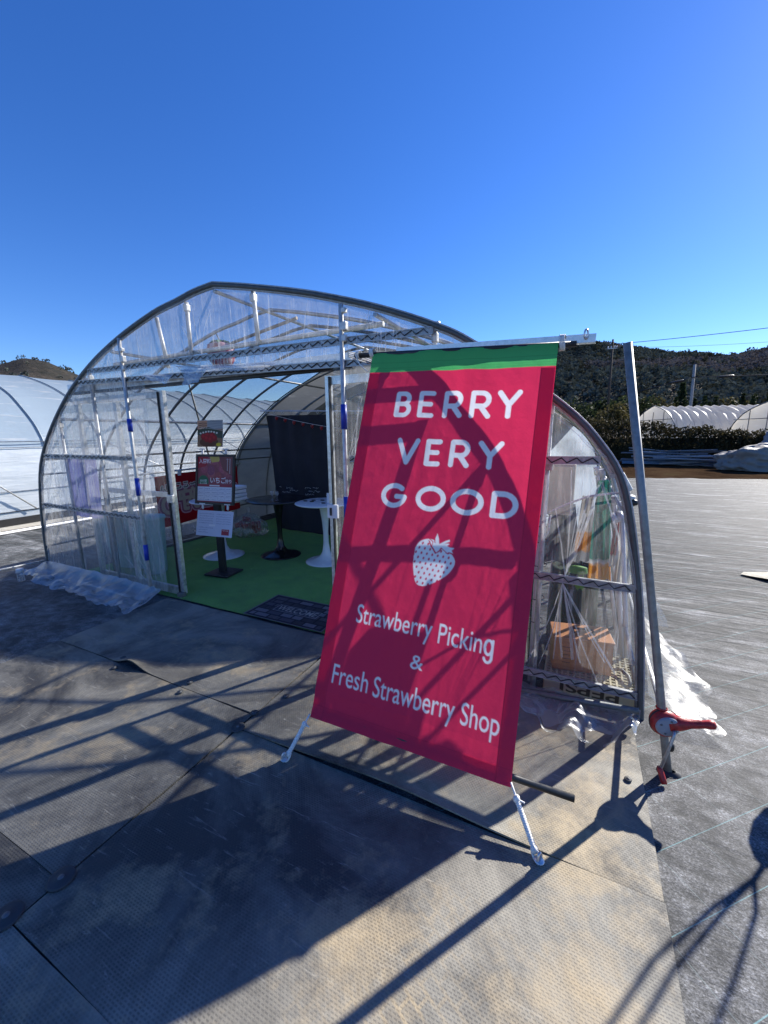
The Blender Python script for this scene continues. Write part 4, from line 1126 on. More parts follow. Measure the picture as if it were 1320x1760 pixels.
# sign stand with its framed poster
SX, SY = -3.46, 3.02
ST = thing('sign_stand', 'black floor stand with a framed strawberry picking price poster on the turf', 'sign stand', (SX, SY, .02))
MB().box((SX + .01, SY, .034), (.30, .27, .022), Matrix.Rotation(.12, 3, 'Z'), bev=.006).build('base_plate', M['black_metal'], ST)
MB().box((SX, SY, .46), (.075, .04, .86), Matrix.Rotation(.12, 3, 'Z')).build('column', M['black_metal'], ST)
TILT = Matrix.Rotation(.12, 3, 'Z') @ Matrix.Rotation(-.16, 3, 'X')
FC = Vector((SX + .055, SY - .045, 1.065))
def fr(a, b, c=0): return FC + TILT @ Vector((a, c, b))
m = MB()
for (a, b, sx, sz) in ((-.235, 0, .024, .52), (.235, 0, .024, .52), (0, .248, .446, .024), (0, -.248, .446, .024)): m.box(fr(a, b), (sx, .022, sz), TILT)
m.box(fr(0, 0, .008), (.45, .004, .49), TILT)
fo = m.build('poster_frame', M['black_metal'], ST)
P = Print(.446, .472, .0022, lin('#7d1f30'))
q = random.Random(8)
P.rect(0, 0, .446, .30, lin('#8a4a55'))
for k in range(26):
    x, y = q.uniform(0, .446), q.uniform(.0, .26); r = q.uniform(.03, .055)
    P.ell(x, y, r, r * 1.1, tuple(c * q.uniform(.7, 1.3) for c in lin('#96525c')), q.random())
    for j in range(10): P.ell(x + q.uniform(-r, r) * .6, y + q.uniform(-r, r) * .6, .0018, .003, lin('#c98a70'))
P.poly([(.15, 0), (.29, 0), (.27, .05), (.18, .06)], lin('#c9b45e'))
P.poly([(.27, 0), (.446, 0), (.446, .20), (.32, .13)], lin('#7a4a4c'))
P.poly([(0, 0), (.12, 0), (.16, .04), (.10, .1), (0, .12)], lin('#a52a3a'))
P.text('入園料', .012, .066, .052, (.85, .85, .88), bold=.012)
for k in range(3): P.scribble(.36 + .025 * k, .03, .362 + .025 * k, .01, (.8, .8, .8)); 
for k in range(14): P.stroke([(.405, .02 + k * .011), (.412, .026 + k * .011)], .0018, (.75, .75, .78)); P.stroke([(.375, .02 + k * .009), (.382, .024 + k * .009)], .0018, (.7, .7, .72))
P.ell(.075, .262, .068, .068, lin('#2f6a4c'))
P.text('30分間', .03, .262, .030, (.8, .85, .82)); P.text('食べ放題', .026, .290, .024, (.8, .85, .82))
P.rect(0, .285, .446, .315, lin('#9a3a4a'))
P.text('いちご', .165, .268, .068, (.9, .9, .92), bold=.014); P.text('狩り', .355, .268, .042, (.9, .9, .92), bold=.01)
P.rect(.155, .292, .285, .306, (.82, .8, .85))
P.rect(0, .312, .446, .472, (.78, .80, .88))
for k in range(6): P.rect(.0 + k * .0885, .312, .002 + k * .0885, .472, lin('#8d93b5'))
for y in (.350, .388, .426): P.rect(0, y, .446, y + .002, lin('#8d93b5'))
for r_ in range(4):
    for k in range(5): P.scribble(.014 + k * .0885, .340 + r_ * .038, .075 + k * .0885, .012, lin('#47508a'), .0014, r_ * 9 + k)
P.rect(0, .460, .446, .472, lin('#8d2436'))
P.mesh('poster', lambda u, v: fr(-.223 + .446 * u, .236 - .472 * v, -.004), M['print_card'], fo)
# cards clipped above and below
def clip(c):
    m = MB(); m.box(c, (.02, .016, .045), TILT, bev=.004); m.box(c + Vector((0, 0, .03)), (.075, .014, .010), TILT); m.tube([c + Vector((0, 0, -.03)), c + Vector((0, 0, .03))], .006, 6)
    m.build('clip', M['white_card'], fo)
clip(fr(-.17, .285)); clip(fr(.13, .285)); clip(fr(-.15, -.285)); clip(fr(.17, -.285))
P = Print(.33, .275, .0022, lin('#8a6a50'))
P.rect(0, 0, .33, .09, lin('#8d97a3')); P.rect(0, 0, .13, .09, lin('#c79a80'))
P.poly([(.0, .10), (.14, .07), (.33, .12), (.33, .19), (0, .15)], lin('#3d4a3c'))
for k in range(5): P.stroke([(.12, .02 + k * .015), (.33, .035 + k * .018)], .002, lin('#b5bcc2'))
for k in range(3): P.stroke([(.02, .035 + .02 * k), (.07, .028 + .02 * k), (.125, .032 + .02 * k)], .003, lin('#2b1d18'))
P.scribble(.02, .088, .13, .018, (.85, .8, .75), .002, 3)
for k in range(7): P.ell(.04 + k * .035, .135 - .018 * math.sin(k * .5), .012, .009, (.75, .74, .70))
P.ell(.15, .225, .12, .05, lin('#5b3420'))
for x, y, r in ((.08, .17, .035), (.13, .16, .036), (.19, .165, .04), (.22, .185, .034), (.12, .19, .036), (.17, .2, .036)):
    P.ell(x, y, r, r, lin('#8f1018')); P.ell(x - .008, y - .008, r * .55, r * .5, lin('#b01a22'))
P.ell(.275, .252, .032, .018, lin('#d9c53a'))
P.rect(0, 0, .33, .004, (.7, .7, .7)); P.rect(.326, 0, .33, .275, (.7, .72, .74))
P.mesh('photo_card', lambda u, v: fr(-.245 + .33 * u, .615 - .275 * v, -.006 + .01 * math.sin(v * 2)), M['print_card'], None, label='photo card of strawberries in a bowl clipped above the framed poster', cat='card')
P = Print(.46, .265, .0026, (.66, .67, .80))
for r_ in range(9):
    y = .04 + r_ * .024
    if r_ == 5: P.rect(.16, y - .018, .24, y, (.85, .82, .88)); continue
    P.scribble(.03, y, .21 if r_ < 7 else .15, .011, lin('#6d6f9a'), .0013, 40 + r_)
    if r_ < 6: P.scribble(.25, y, .43, .011, lin('#6d6f9a'), .0013, 60 + r_)
P.rect(.325, .185, .42, .245, lin('#a93845')); P.scribble(.335, .205, .41, .012, (.85, .8, .8), .0015, 5)
P.mesh('notice_card', lambda u, v: fr(-.21 + .46 * u, -.325 - .265 * v, -.006 - .02 * v), M['print_card'], None, label='pale notice card full of fine print clipped below the framed poster', cat='card')

# red banner inside the left wall, seen from its back
RB = thing('red_banner', 'red strawberry picking banner seen from the back on the inner left wall', 'banner', (-5.0, 4.0, .3))
P = Print(1.30, .70, .006, lin('#8c0f1c'))
gy = lin('#9c9084'); pk = lin('#b08a96'); mv = lin('#7d4a60')
for (txt, xx, yy, sz) in (('い', 1.16, .50, .30), ('ち', .88, .50, .31), ('ご', .60, .50, .31), ('狩', .30, .50, .34), ('り', .06, .53, .30)):
    P.text(txt, xx, yy, sz, pk, mirror=True, bold=.0, grow=.052)
for (txt, xx, yy, sz) in (('い', 1.16, .50, .30), ('ち', .88, .50, .31), ('ご', .60, .50, .31), ('狩', .30, .50, .34), ('り', .06, .53, .30)):
    P.text(txt, xx, yy, sz, mv, mirror=True, bold=.0, grow=.036)
for (txt, xx, yy, sz) in (('い', 1.16, .50, .30), ('ち', .88, .50, .31), ('ご', .60, .50, .31), ('狩', .30, .50, .34), ('り', .06, .53, .30)):
    P.text(txt, xx, yy, sz, gy, mirror=True, bold=.0, grow=.012)
for col, gr in (((.55, .53, .5), .014), ((.03, .02, .02), .004)):
    xx = .07
    for ch in 'いのここ〜味美': P.text(ch, xx, .205, .098, col, mirror=True, grow=gr); xx += .105
    P.text('一', xx + .03, .205, .095, col, mirror=True, grow=gr); P.text('番', xx + .15, .205, .095, col, mirror=True, grow=gr)
P.mesh('banner_cloth', lambda u, v: (-4.98 + .02 * math.sin(u * 9) * v, 3.38 + 1.42 * u, .995 + .012 * abs(math.sin(u * 5)) + .03 * u - .69 * v), M['print_cloth'], RB)
MB().tube([(-4.99, 2.5, 1.035), (-4.99, 4.9, 1.07)], .013, 8).build('hanging_pipe', M['pipe_pale'], RB)
m = MB()
for y in (3.75, 4.45): m.box((-4.975, y, 1.02), (.012, .05, .075), bev=.004)
m.build('hanger_tab', M['white_card'], RB)
MB().tube([(-4.97, 4.15, .02), (-4.97, 4.15, .35)], .010, 8).build('foot_post', M['pipe_dark'], RB)

# lavender cloth behind the left film
LV = thing('lavender_banner', 'lavender cloth banner hanging behind the clear film on the far left', 'banner', (-4.62, 2.36, .7))
P = Print(.50, .64, .006, lin('#8f8fc8'))
P.text('O', .36, .20, .16, lin('#b9b9e2')); P.text('pen', .30, .34, .10, lin('#aeb0da'))
for k in range(4): P.rect(.05 + .035 * k, .05, .055 + .035 * k, .6, lin('#a5a5d6'))
P.text('BERRY', .03, .25, .10, lin('#b4b4de'), sx=.8); P.text('GOOD', .03, .40, .10, lin('#b4b4de'), sx=.8)
P.mesh('banner_cloth', lambda u, v: (-4.88 + .50 * u - .03 * v, 2.375 + .012 * math.sin(u * 14), 1.32 - .64 * v), M['print_cloth'], LV)
MB().tube([(-4.90, 2.38, 1.327), (-4.36, 2.38, 1.325)], .007, 6).build('hanging_rod', M['white_card'], LV)

# things stored behind the left door leaf
BI = thing('plastic_bin', 'pale teal plastic bin with a lid behind the open door leaf', 'bin', (-4.19, 2.74, .02))
tl = plain('pale teal plastic', (.32, .50, .47), .45, 0, .12)
MB().lathe([(0, 0), (.11, 0), (.115, .01), (.14, .58), (.14, .60)], (-4.19, 2.74, .025), 28).build('bin_body', tl, BI)
MB().lathe([(.15, .60), (.155, .61), (.15, .635), (.08, .65), (0, .655)], (-4.19, 2.74, .025), 28).build('lid', tl, BI)
for k in range(2):
    R_ = Matrix.Rotation(.09 + .03 * k, 3, 'X') @ Matrix.Rotation(-.10, 3, 'Y')
    b = MB(); b.box((-4.72 + .24 * k, 2.66 + .05 * k, .36), (.36, .02, .68), R_, bev=.004)
    b.build('foam_board', tl, label=['left pale teal board leaning behind the clear film', 'right pale teal board leaning behind the clear film'][k], cat='board', group='teal boards leaning behind the film')
for k, (x0, x1, z1) in enumerate(((-4.62, -4.74, .95), (-4.54, -4.68, .90))):
    MB().tube([(x0, 2.55, .02), (x1, 2.62, z1)], .016, 8).build('leaning_pipe', M['pipe_dark'], label=['left dark pipe leaning inside the left film wall', 'right dark pipe leaning inside the left film wall'][k], cat='pipe', group='pipes leaning behind the left film')
# hanging strawberry ornament above the door
OR = thing('strawberry_ornament', 'red strawberry shaped ornament hanging above the doorway behind the film', 'ornament', (-2.63, 2.47, 2.15))
t = NT('red ornament with pale patches'); v = t.coord((14, 14, 4)); nn = t.noise(v, 1.2, 3)
om = t.done(t.pbr(t.ramp(nn, [(.44, (.32, .02, .04)), (.56, (.60, .35, .38))]), .35))
MB().lathe([(0, .10), (.05, .098), (.098, .075), (.108, .03), (.098, -.03), (.07, -.08), (.03, -.108), (0, -.112)], (-2.63, 2.47, 2.135), 28).build('berry', om, OR)
m = MB()
for k in range(7):
    a = k * 2 * PI / 7; m.ribbon([(-2.63, 2.47, 2.238), (-2.63 + .06 * math.cos(a), 2.47 + .06 * math.sin(a), 2.242), (-2.63 + .10 * math.cos(a), 2.47 + .10 * math.sin(a), 2.21)], [.02, .045, .004], (-math.sin(a), math.cos(a), 0))
m.build('leaves', M['green_paint'], OR)
MB().tube([(-2.63, 2.47, 2.24), (-2.64, 2.44, 2.30)], .004, 5).build('hook', M['black_wire'], OR)

# ------------------------------------------------------------------ things stored in the right corner
EB = thing('electric_box', 'beige electric cabinet mounted high behind the right film beside the banner', 'electric box', (-.16, 2.6, 1.02))
bm_ = plain('beige paint', (.75, .69, .55), .5, 0, .1)
MB().box((-.155, 2.62, 1.17), (.27, .12, .30), bev=.008).build('cabinet', bm_, EB)
MB().box((-.155, 2.556, 1.175), (.25, .010, .27), bev=.003).build('cabinet_door', plain('beige door', (.66, .61, .48), .5, 0, .12), EB)
MB().tube([(-.20, 2.62, 0), (-.20, 2.62, 1.02)], .016, 8).build('mounting_post', M['pipe_pale'], EB)
m = MB(); m.box((-.235, 2.549, 1.05), (.04, .006, .02)); m.build('name_plate', M['black_metal'], EB)

CR = thing('bottle_crate', 'cream bottle crate turned upside down under the orange box, lettered PEPSI', 'crate', (.13, 2.49, 0))
cm = plain('cream plastic', (.62, .56, .36), .5, 0, .12)
Rc = Matrix.Rotation(-.02, 3, 'Z')
m = MB()
X0, X1, YA, YB_, ZT = -.10, .365, 2.345, 2.70, .118
m.box(((X0 + X1) / 2, YA, ZT / 2), (X1 - X0, .012, ZT), bev=.003); m.box(((X0 + X1) / 2, YB_, ZT / 2), (X1 - X0, .012, ZT), bev=.003)
m.box((X0, (YA + YB_) / 2, ZT / 2), (.012, YB_ - YA - .014, ZT), bev=.003); m.box((X1, (YA + YB_) / 2, ZT / 2), (.012, YB_ - YA - .014, ZT), bev=.003)
for k in range(1, 15): m.box((X0 + (X1 - X0) * k / 15, (YA + YB_) / 2, ZT - .004), (.010, YB_ - YA - .014, .010))
for k in range(1, 12): m.box(((X0 + X1) / 2, YA + (YB_ - YA) * k / 12, ZT - .006), (X1 - X0 - .014, .010, .010))
co = m.build('crate_body', cm, CR)
P = Print(.40, .085, .0022, (.60, .54, .36))
P.text('PEPSI', .20, .074, .082, (.10, .085, .06), align='c', rot180=True, bold=.02, width=.30)
P.mesh('crate_lettering', lambda u, v: (-.065 + .40 * u, YA - .0075, .098 - .085 * v), M['print_card'], co)

WB = thing('wooden_box', 'orange wooden box with a dark handle standing on the upturned crate', 'box', (.07, 2.5, .12))
def mat_wood():
    t = NT('orange stained plywood'); v = t.coord((2, 2, 14)); n = t.noise(v, 3, 6, .6, .8)
    c = t.ramp(n, [(.3, (.44, .17, .055)), (.7, (.62, .27, .095))])
    return t.done(t.pbr(c, .45, 0, t.bump(n, .1, .003)))
wm = mat_wood()
Rw = Matrix.Rotation(.16, 3, 'Z')
MB().box((.075, 2.51, .220), (.315, .195, .195), Rw, bev=.005).build('box_body', wm, WB)
MB().box((.075, 2.51, .3225), (.325, .205, .014), Rw, bev=.004).build('box_lid', wm, WB)
m = MB(); hc = Vector((.085, 2.50, .33))
m.tube([hc + Rw @ Vector(p) for p in ((-.055, 0, 0), (-.055, 0, .018), (-.045, 0, .024), (.045, 0, .024), (.055, 0, .018), (.055, 0, 0))], .007, 8)
m.box(hc + Rw @ Vector((-.055, 0, .003)), (.022, .03, .006), Rw); m.box(hc + Rw @ Vector((.055, 0, .003)), (.022, .03, .006), Rw)
m.build('handle', M['black_metal'], WB)
m = MB(); fc = Vector((.075, 2.51, .22))
for k in range(5):
    for s_ in (0, 1):
        if s_ == 1 and k % 2: continue
        m.box(fc + Rw @ Vector((-.085 + .03 * (k % 2) * .2, -.0985, .05 - .024 * k)), (.05 - .006 * (k % 3), .002, .0022), Rw)
m.build('stencil_marks', M['black_metal'], WB)
m = MB(); m.tube([(.26, 2.50, .135), (.30, 2.49, .15), (.33, 2.43, .15), (.335, 2.39, .14), (.33, 2.36, .132)], .010, 8); m.build('grey_hose', M['pipe_dark'], None, label='short grey hose lying on the crate beside the orange box', cat='hose')

M['turf_back'] = plain('turf backing', (.008, .028, .009), .9, 0, .4, 60, .4)
for k, (x, y, r, h) in enumerate(((.02, 3.05, .16, .56), (-.24, 2.72, .07, .75))):
    o = thing('turf_roll', ['thick roll of green turf standing behind the orange box', 'thin roll of green turf standing beside the right post'][k], 'turf roll', (x, y, .02), 'rolled up turf')
    MB().lathe([(0, .02), (r, .02), (r * 1.02, .1), (r, h), (r * .8, h + .01), (r * .78, h - .02), (0, h - .02)], (x, y, 0), 28).build('roll', M['turf_back'], o)
MB().lathe([(0, .42), (.075, .42), (.085, .5), (.07, .60), (0, .61)], (.03, 2.93, 0), 14, .9, .5).build('green_cloth', plain('bright green cloth', (.09, .28, .03), .7), label='bright yellow green cloth tucked against the turf roll', cat='cloth')

# rolled flags leaning in the corner
def flagpole(x0, y0, x1, y1, z1, label):
    o = thing('flag_pole', label, 'pole', (x0, y0, .02), 'white flag poles leaning in the corner')
    MB().tube([(x0, y0, .02), (x1, y1, z1)], .013, 10).build('pole', M['white_card'], o)
    d = (Vector((x1, y1, z1)) - Vector((x0, y0, .02))).normalized()
    MB().tube([Vector((x1, y1, z1)), Vector((x1, y1, z1)) + d * .05], .017, 10).build('pole_cap', M['white_card'], o)
for a, l in zip(((.33, 2.95, .10, 2.85, 1.24), (.36, 2.9, .13, 2.80, 1.23), (.34, 2.8, .20, 2.72, 1.08), (.36, 2.75, .24, 2.7, 1.05)),
                ('white pole reaching farthest up to the left in the corner bundle', 'second longest white pole of the corner bundle', 'short white pole ending above the red cloth in the corner bundle', 'short white pole nearest the arch in the corner bundle')): flagpole(*a, l)
for k in range(3):
    MB().tube([(.19 + .03 * k, 2.62, 1.035 + .012 * (k % 2)), (.205 + .03 * k, 2.58, 1.00 + .012 * (k % 2))], .017, 12).build('pole_end', M['white_card'], label='capped end of a white tube jutting out of the corner bundle', cat='tube', group='white tube ends in the corner bundle')
def folded(name, prints, x0, x1, z1, z0, y, label, lean=.0, amp=.02):
    P = Print(1.0, 1.0, .02, prints[0][1])
    for v0, col in prints: P.rect(0, v0, 1, 1, col)
    def fn(u, v):
        wd = 1 - .35 * math.sin(v * PI) * (u - .5) * 0
        x = x0 + (x1 - x0) * (u * (.55 + .45 * v) + .45 * (1 - v) * .5) + lean * v
        return (x, y + amp * math.sin(u * 13 + v * 3) + .03 * u, z1 + (z0 - z1) * v)
    return P.mesh(name, fn, M['print_cloth'], None, label=label, cat='flag')
folded('rolled_flag', ((0, lin('#0f7f6d')), (.80, (.75, .75, .75)), (.84, lin('#e09a1c'))), .07, .20, 1.22, .60, 2.70, 'green flag with a white and orange hem folded in the right corner', .02)
folded('rolled_flag', ((0, lin('#b8b4b0')), (.55, lin('#c0832d')), (.85, lin('#8a8f96'))), .00, .12, 1.10, .66, 2.86, 'pale flag with an orange band hanging behind the green flag')
folded('rolled_flag', ((0, (.7, .7, .7)), (.2, lin('#b83550')), (.8, (.72, .70, .68))), .20, .245, 1.04, .70, 2.70, 'narrow red and white flag folded beside the green flag')
folded('white_cloth', ((0, (.72, .71, .66)),), .225, .33, 1.02, .55, 2.72, 'off white cloth draped down from the poles in the corner', .01, .025)
folded('grey_sheet', ((0, lin('#6f747c')), (.5, lin('#454b55'))), -.22, .05, 1.02, .60, 2.98, 'dark grey plastic sheet hanging under the electric cabinet', 0, .03)

# ------------------------------------------------------------------ neighbouring long greenhouse on the left
NG = thing('film_greenhouse', 'long milky film greenhouse running along the left side of the shop', 'greenhouse', (-11.65, 12, 0))
NX = -11.65
NP = [(NX - dx * 1.03, z * 1.135) for dx, z in HS[::-1]] + [(NX + dx * 1.03, z * 1.135) for dx, z in HS[1:]]
NY0, NY1 = -5.0, 34.0
def ng(u, v):
    k = u * (len(NP) - 1); i = min(int(k), len(NP) - 2); t = k - i
    x = NP[i][0] + (NP[i + 1][0] - NP[i][0]) * t; z = NP[i][1] + (NP[i + 1][1] - NP[i][1]) * t
    y = NY0 + (NY1 - NY0) * v
    ph = (y % 1.0); sag = -.018 * math.sin(ph * PI)
    cr = .012 * noise.noise(Vector((x, y * .8, z * 7))) if z < 1.55 else .008 * noise.noise(Vector((x, y * 2, z * 2)))
    if x > NX: x += sag * .7 + (cr if z < 1.55 else 0)
    return (x, y, z + (sag if z > 1.5 else 0))
MB().grid(len(NP), 400, ng).build('film_cover', M['milky'], NG)
def curt_n(u, v):
    z = .16 + 1.20 * v; xs = [p for p in NP if p[0] > NX]
    x = float(np.interp(z, [p[1] for p in xs[::-1]], [p[0] for p in xs[::-1]])) + .03; y = NY0 + (NY1 - NY0) * u
    return (x + .016 * noise.noise(Vector((y * .7, z * 8, 5))) + .008 * noise.noise(Vector((y * 3, z * 14, 2))), y, z)
MB().grid(420, 26, curt_n).build('roll_up_curtain', M['milky_wall'], NG)
for k in range(39):
    y = NY0 + k * 1.0
    MB().tube([(x + .012 * (1 if x > NX else -1), y, z + .012) for x, z in NP[len(NP) // 2 - 2:]], .0125, 6).build('rib', galv('pale rib', (.27, .33, .38), .5, .1) if k == 0 else bpy.data.materials['pale rib'], NG)
for z, r, mt in ((1.46, .009, 'pipe'), (1.36, .008, 'pipe_pale'), (.62, .008, 'pipe_pale'), (.28, .010, 'pipe_dark')):
    xs = [p for p in NP if p[0] > NX]; xx = float(np.interp(z, [p[1] for p in xs[::-1]], [p[0] for p in xs[::-1]])) + .052
    MB().tube([(xx, NY0, z), (xx, NY1, z)], r, 6).build('wall_rail', M[mt], NG)
for k in range(13):
    y = -4 + 3 * k
    MB().tube([(NX + 2.98, y, 1.4), (NX + 3.02, y + 1.0, .9), (NX + 3.03, y + 1.6, .3)], .012, 6).build('diagonal_brace', M['pipe'], NG)
MB().tube([(NX + 2.3, NY0, 1.93), (NX + 2.3, NY1, 1.93)], .008, 5).build('film_cord', M['pipe_pale'], NG)
MB().box((NX + 3.03, 14.5, .10), (.03, 39, .16)).build('base_skirt', M['black_metal'], NG)
MB().box((NX + 3.12, 14.5, .035), (.10, 39, .05)).build('base_plank', M['milky_white'], NG)
MB().tube([(NX + 3.5, -2, .03), (NX + 3.45, 5.5, .03)], .022, 8).build('white_pipe', M['white_card'], label='white pipe lying along the foot of the long left greenhouse', cat='pipe')

# loose tarp corner at the right edge
def tarpf(u, v):
    return (1.60 + .9 * u + .05 * v, 5.25 - .52 * u * 1.0 + (.9) * v * u + .1 * v, .02 + .05 * u * (1 - v) + .01 * noise.noise(Vector((u * 5, v * 5, 1))))
MB().grid(14, 14, tarpf).build('tarp_corner', plain('tan tarp', (.22, .20, .15), .7), label='tan tarp corner lying on the weed sheet at the right edge', cat='tarp')

# ------------------------------------------------------------------ background helpers
def mesh_np(name, V, F, mat, parent=None, matidx=None, mats_=None, smooth=False, **kw):
    me = bpy.data.meshes.new(name); V = np.asarray(V, np.float32); F = np.asarray(F, np.int32)
    if parent is not None: V = V - np.array(org(parent), np.float32)
    k = F.shape[1]
    me.vertices.add(len(V)); me.vertices.foreach_set('co', V.ravel())
    me.loops.add(F.size); me.loops.foreach_set('vertex_index', F.ravel())
    me.polygons.add(len(F)); me.polygons.foreach_set('loop_start', np.arange(0, F.size, k, dtype=np.int32))
    try: me.polygons.foreach_set('loop_total', np.full(len(F), k, np.int32))
    except Exception: pass
    for m_ in (mats_ or [mat]): me.materials.append(m_)
    if matidx is not None: me.polygons.foreach_set('material_index', np.asarray(matidx, np.int32))
    me.polygons.foreach_set('use_smooth', np.full(len(F), smooth))
    me.update(calc_edges=True); me.validate()
    o = bpy.data.objects.new(name, me); COL.objects.link(o)
    if parent is not None: o.parent = parent
    return put(o, **kw)
rng = np.random.default_rng(4)
def leaf_quads(P, size, flat=0.5):
    """leaf sized quads at points P"""
    n = len(P); a = rng.normal(size=(n, 3)); a /= np.linalg.norm(a, axis=1)[:, None]
    b = rng.normal(size=(n, 3)); b -= a * (a * b).sum(1)[:, None]; b /= np.linalg.norm(b, axis=1)[:, None]
    s = size * rng.uniform(.6, 1.4, (n, 1)); q = np.stack([P - a * s, P + b * s * flat, P + a * s, P - b * s * flat], 1)
    return q.reshape(-1, 3), np.arange(4 * n).reshape(-1, 4)
def foliage(name, dark, light, scale=1.2, trans=0.25, spec=.15):
    t = NT(name); v = t.coord(); n = t.noise(v, scale, 5, .65); i_ = t.n('ShaderNodeNewGeometry')
    d = t.math('ADD', t.math('MULTIPLY', n, .84), t.math('MULTIPLY', i_.outputs['Random Per Island'], .16))
    c = t.ramp(d, [(.35, dark), (.65, light)])
    p = t.pbr(c, .75, 0, None, spec); tl_ = t.n('ShaderNodeBsdfTranslucent'); t.l(c, tl_.inputs[0])
    m_ = t.n('ShaderNodeMixShader'); m_.inputs[0].default_value = trans; t.l(p, m_.inputs[1]); t.l(tl_.outputs[0], m_.inputs[2])
    return t.done(m_.outputs[0])
M['hedge'] = foliage('hedge leaves', (.012, .014, .006), (.075, .060, .026))
M['ever'] = foliage('evergreen crowns', (.050, .060, .056), (.104, .118, .102), .05, .1, 0.0)
M['bare'] = foliage('bare winter crowns', (.085, .078, .078), (.175, .155, .148), .05, .1, 0.0)
M['mid'] = foliage('olive crowns', (.028, .032, .022), (.085, .080, .055), .05, .1, 0.0)
M['bark'] = plain('dark bark', (.06, .045, .035), .9)
M['leaf_dark'] = foliage('dark tree leaves', (.010, .018, .008), (.05, .065, .025), .6)
M['leaf_olive'] = foliage('olive tree leaves', (.03, .032, .012), (.12, .10, .04), .6)

# hills
def hill_el(az):
    X_ = [-80, -72, -68, -66.3, -64.5, -62.4, -57, -50, -40, -28, -20, -12.7, -4.2, 1, 4, 7, 10.6, 13.1, 16.2, 22, 30, 45, 70]
    E_ = [5, 7, 7.7, 8.25, 8.0, 7.1, 5.2, 4.2, 5, 8, 10.3, 11.4, 11.25, 10.6, 9.95, 9.2, 8.75, 8.1, 8.1, 8.8, 9, 7, 4]
    return float(np.interp(az, X_, E_)) - (.55 if az < -50 else .8)
FOOT, RIDGE = 130.0, 640.0
def hill_z(az, r):
    t = (r - FOOT) / (RIDGE - FOOT)
    H = RIDGE * math.tan(math.radians(hill_el(az)))
    s_ = max(0, min(1, t)); s_ = s_ * s_ * (3 - 2 * s_) * .55 + s_ * .45
    x, y = r * math.sin(math.radians(az)), r * math.cos(math.radians(az))
    g = noise.noise(Vector((x * .006, y * .006, 2))) * 22 * math.sin(min(1, max(0, t)) * PI) + noise.noise(Vector((x * .015, y * .015, 5))) * 8 * math.sin(min(1, max(0, t)) * PI)
    if t > 1: return H - (t - 1) * 120
    return max(-1, H * s_ + g)
t = NT('winter hillside'); v = t.coord(); n1 = t.noise(v, .02, 6, .7); n2 = t.noise(v, .25, 5, .75)
hc_ = t.ramp(t.math('ADD', t.math('MULTIPLY', n1, .6), t.math('MULTIPLY', n2, .4)), [(.38, (.020, .022, .018)), (.52, (.048, .042, .034)), (.65, (.085, .068, .052))])
M['hill'] = t.done(t.pbr(hc_, .95, 0, t.bump(n2, 1.0, 3.0), .1))
def hill(name, az0, az1, nx, ny):
    def fn(u, v):
        az = az0 + (az1 - az0) * u; r = FOOT + (RIDGE * 1.25 - FOOT) * v
        return (r * math.sin(math.radians(az)), r * math.cos(math.radians(az)), hill_z(az, r))
    MB().grid(nx, ny, fn).build(name, M['hill'], kind='structure')
hill('hill', -85, -45, 120, 60)
hill('hill', -45, 60, 260, 60)
# crowns covering the slopes: one wooded mass of leaf clumps
def woods(name, az0, az1, count, ev_bias, rmin=FOOT + 10, grass=False, per=26):
    C_, S_, MI = [], [], []; q = random.Random(int(az0 + 200)); made = 0
    while made < count:
        az = q.uniform(az0, az1); r = math.sqrt(q.uniform(rmin ** 2, (RIDGE * 1.02) ** 2))
        x, y = r * math.sin(math.radians(az)), r * math.cos(math.radians(az)); z = hill_z(az, r)
        pn = 1.2 * noise.noise(Vector((x * .006, y * .006, 7))) + .4 * noise.noise(Vector((x * .03, y * .03, 9)))
        tt = (r - FOOT) / (RIDGE - FOOT); made += 1
        if grass and not (tt > .93 and pn > -.1 or pn > .28):
            if q.random() > .06: continue
        if pn > .10 + ev_bias and tt < .88: mi = 1
        elif pn > .0 + ev_bias: mi = 2 if q.random() < .6 else 0
        else: mi = 0 if q.random() < .9 else 2
        s_ = (.75 if grass else 1) * (1.6 + 2.2 * q.random()) * (0.6 + .5 * min(1, r / 500)) * (.8 if mi == 1 else 1)
        C_.append((x, y, z + s_ * .5)); S_.append((s_, s_, s_ * q.uniform(.9, 1.7))); MI.append(mi)
    C_ = np.repeat(np.array(C_), per, 0); S_ = np.repeat(np.array(S_), per, 0); MI = np.repeat(np.array(MI), per)
    d = rng.normal(size=C_.shape); d /= np.linalg.norm(d, axis=1)[:, None]; d[:, 2] = np.abs(d[:, 2]) * 1.3 - .3
    V, F = leaf_quads(C_ + d * S_ * rng.uniform(.6, 1.0, (len(C_), 1)), S_[:, :1] * .36, .7)
    mesh_np(name, V, F, None, None, MI, [M['ever'], M['bare'], M['mid']], False, kind='stuff',
            label='winter woodland of dark evergreens and bare brown trees covering the ' + ('low hill on the left' if grass else 'big hill on the right'), cat='woodland')
woods('woodland', -22, 26, 14000, .0, per=18)
woods('woodland', -75, -58, 2200, .1, 300, True)

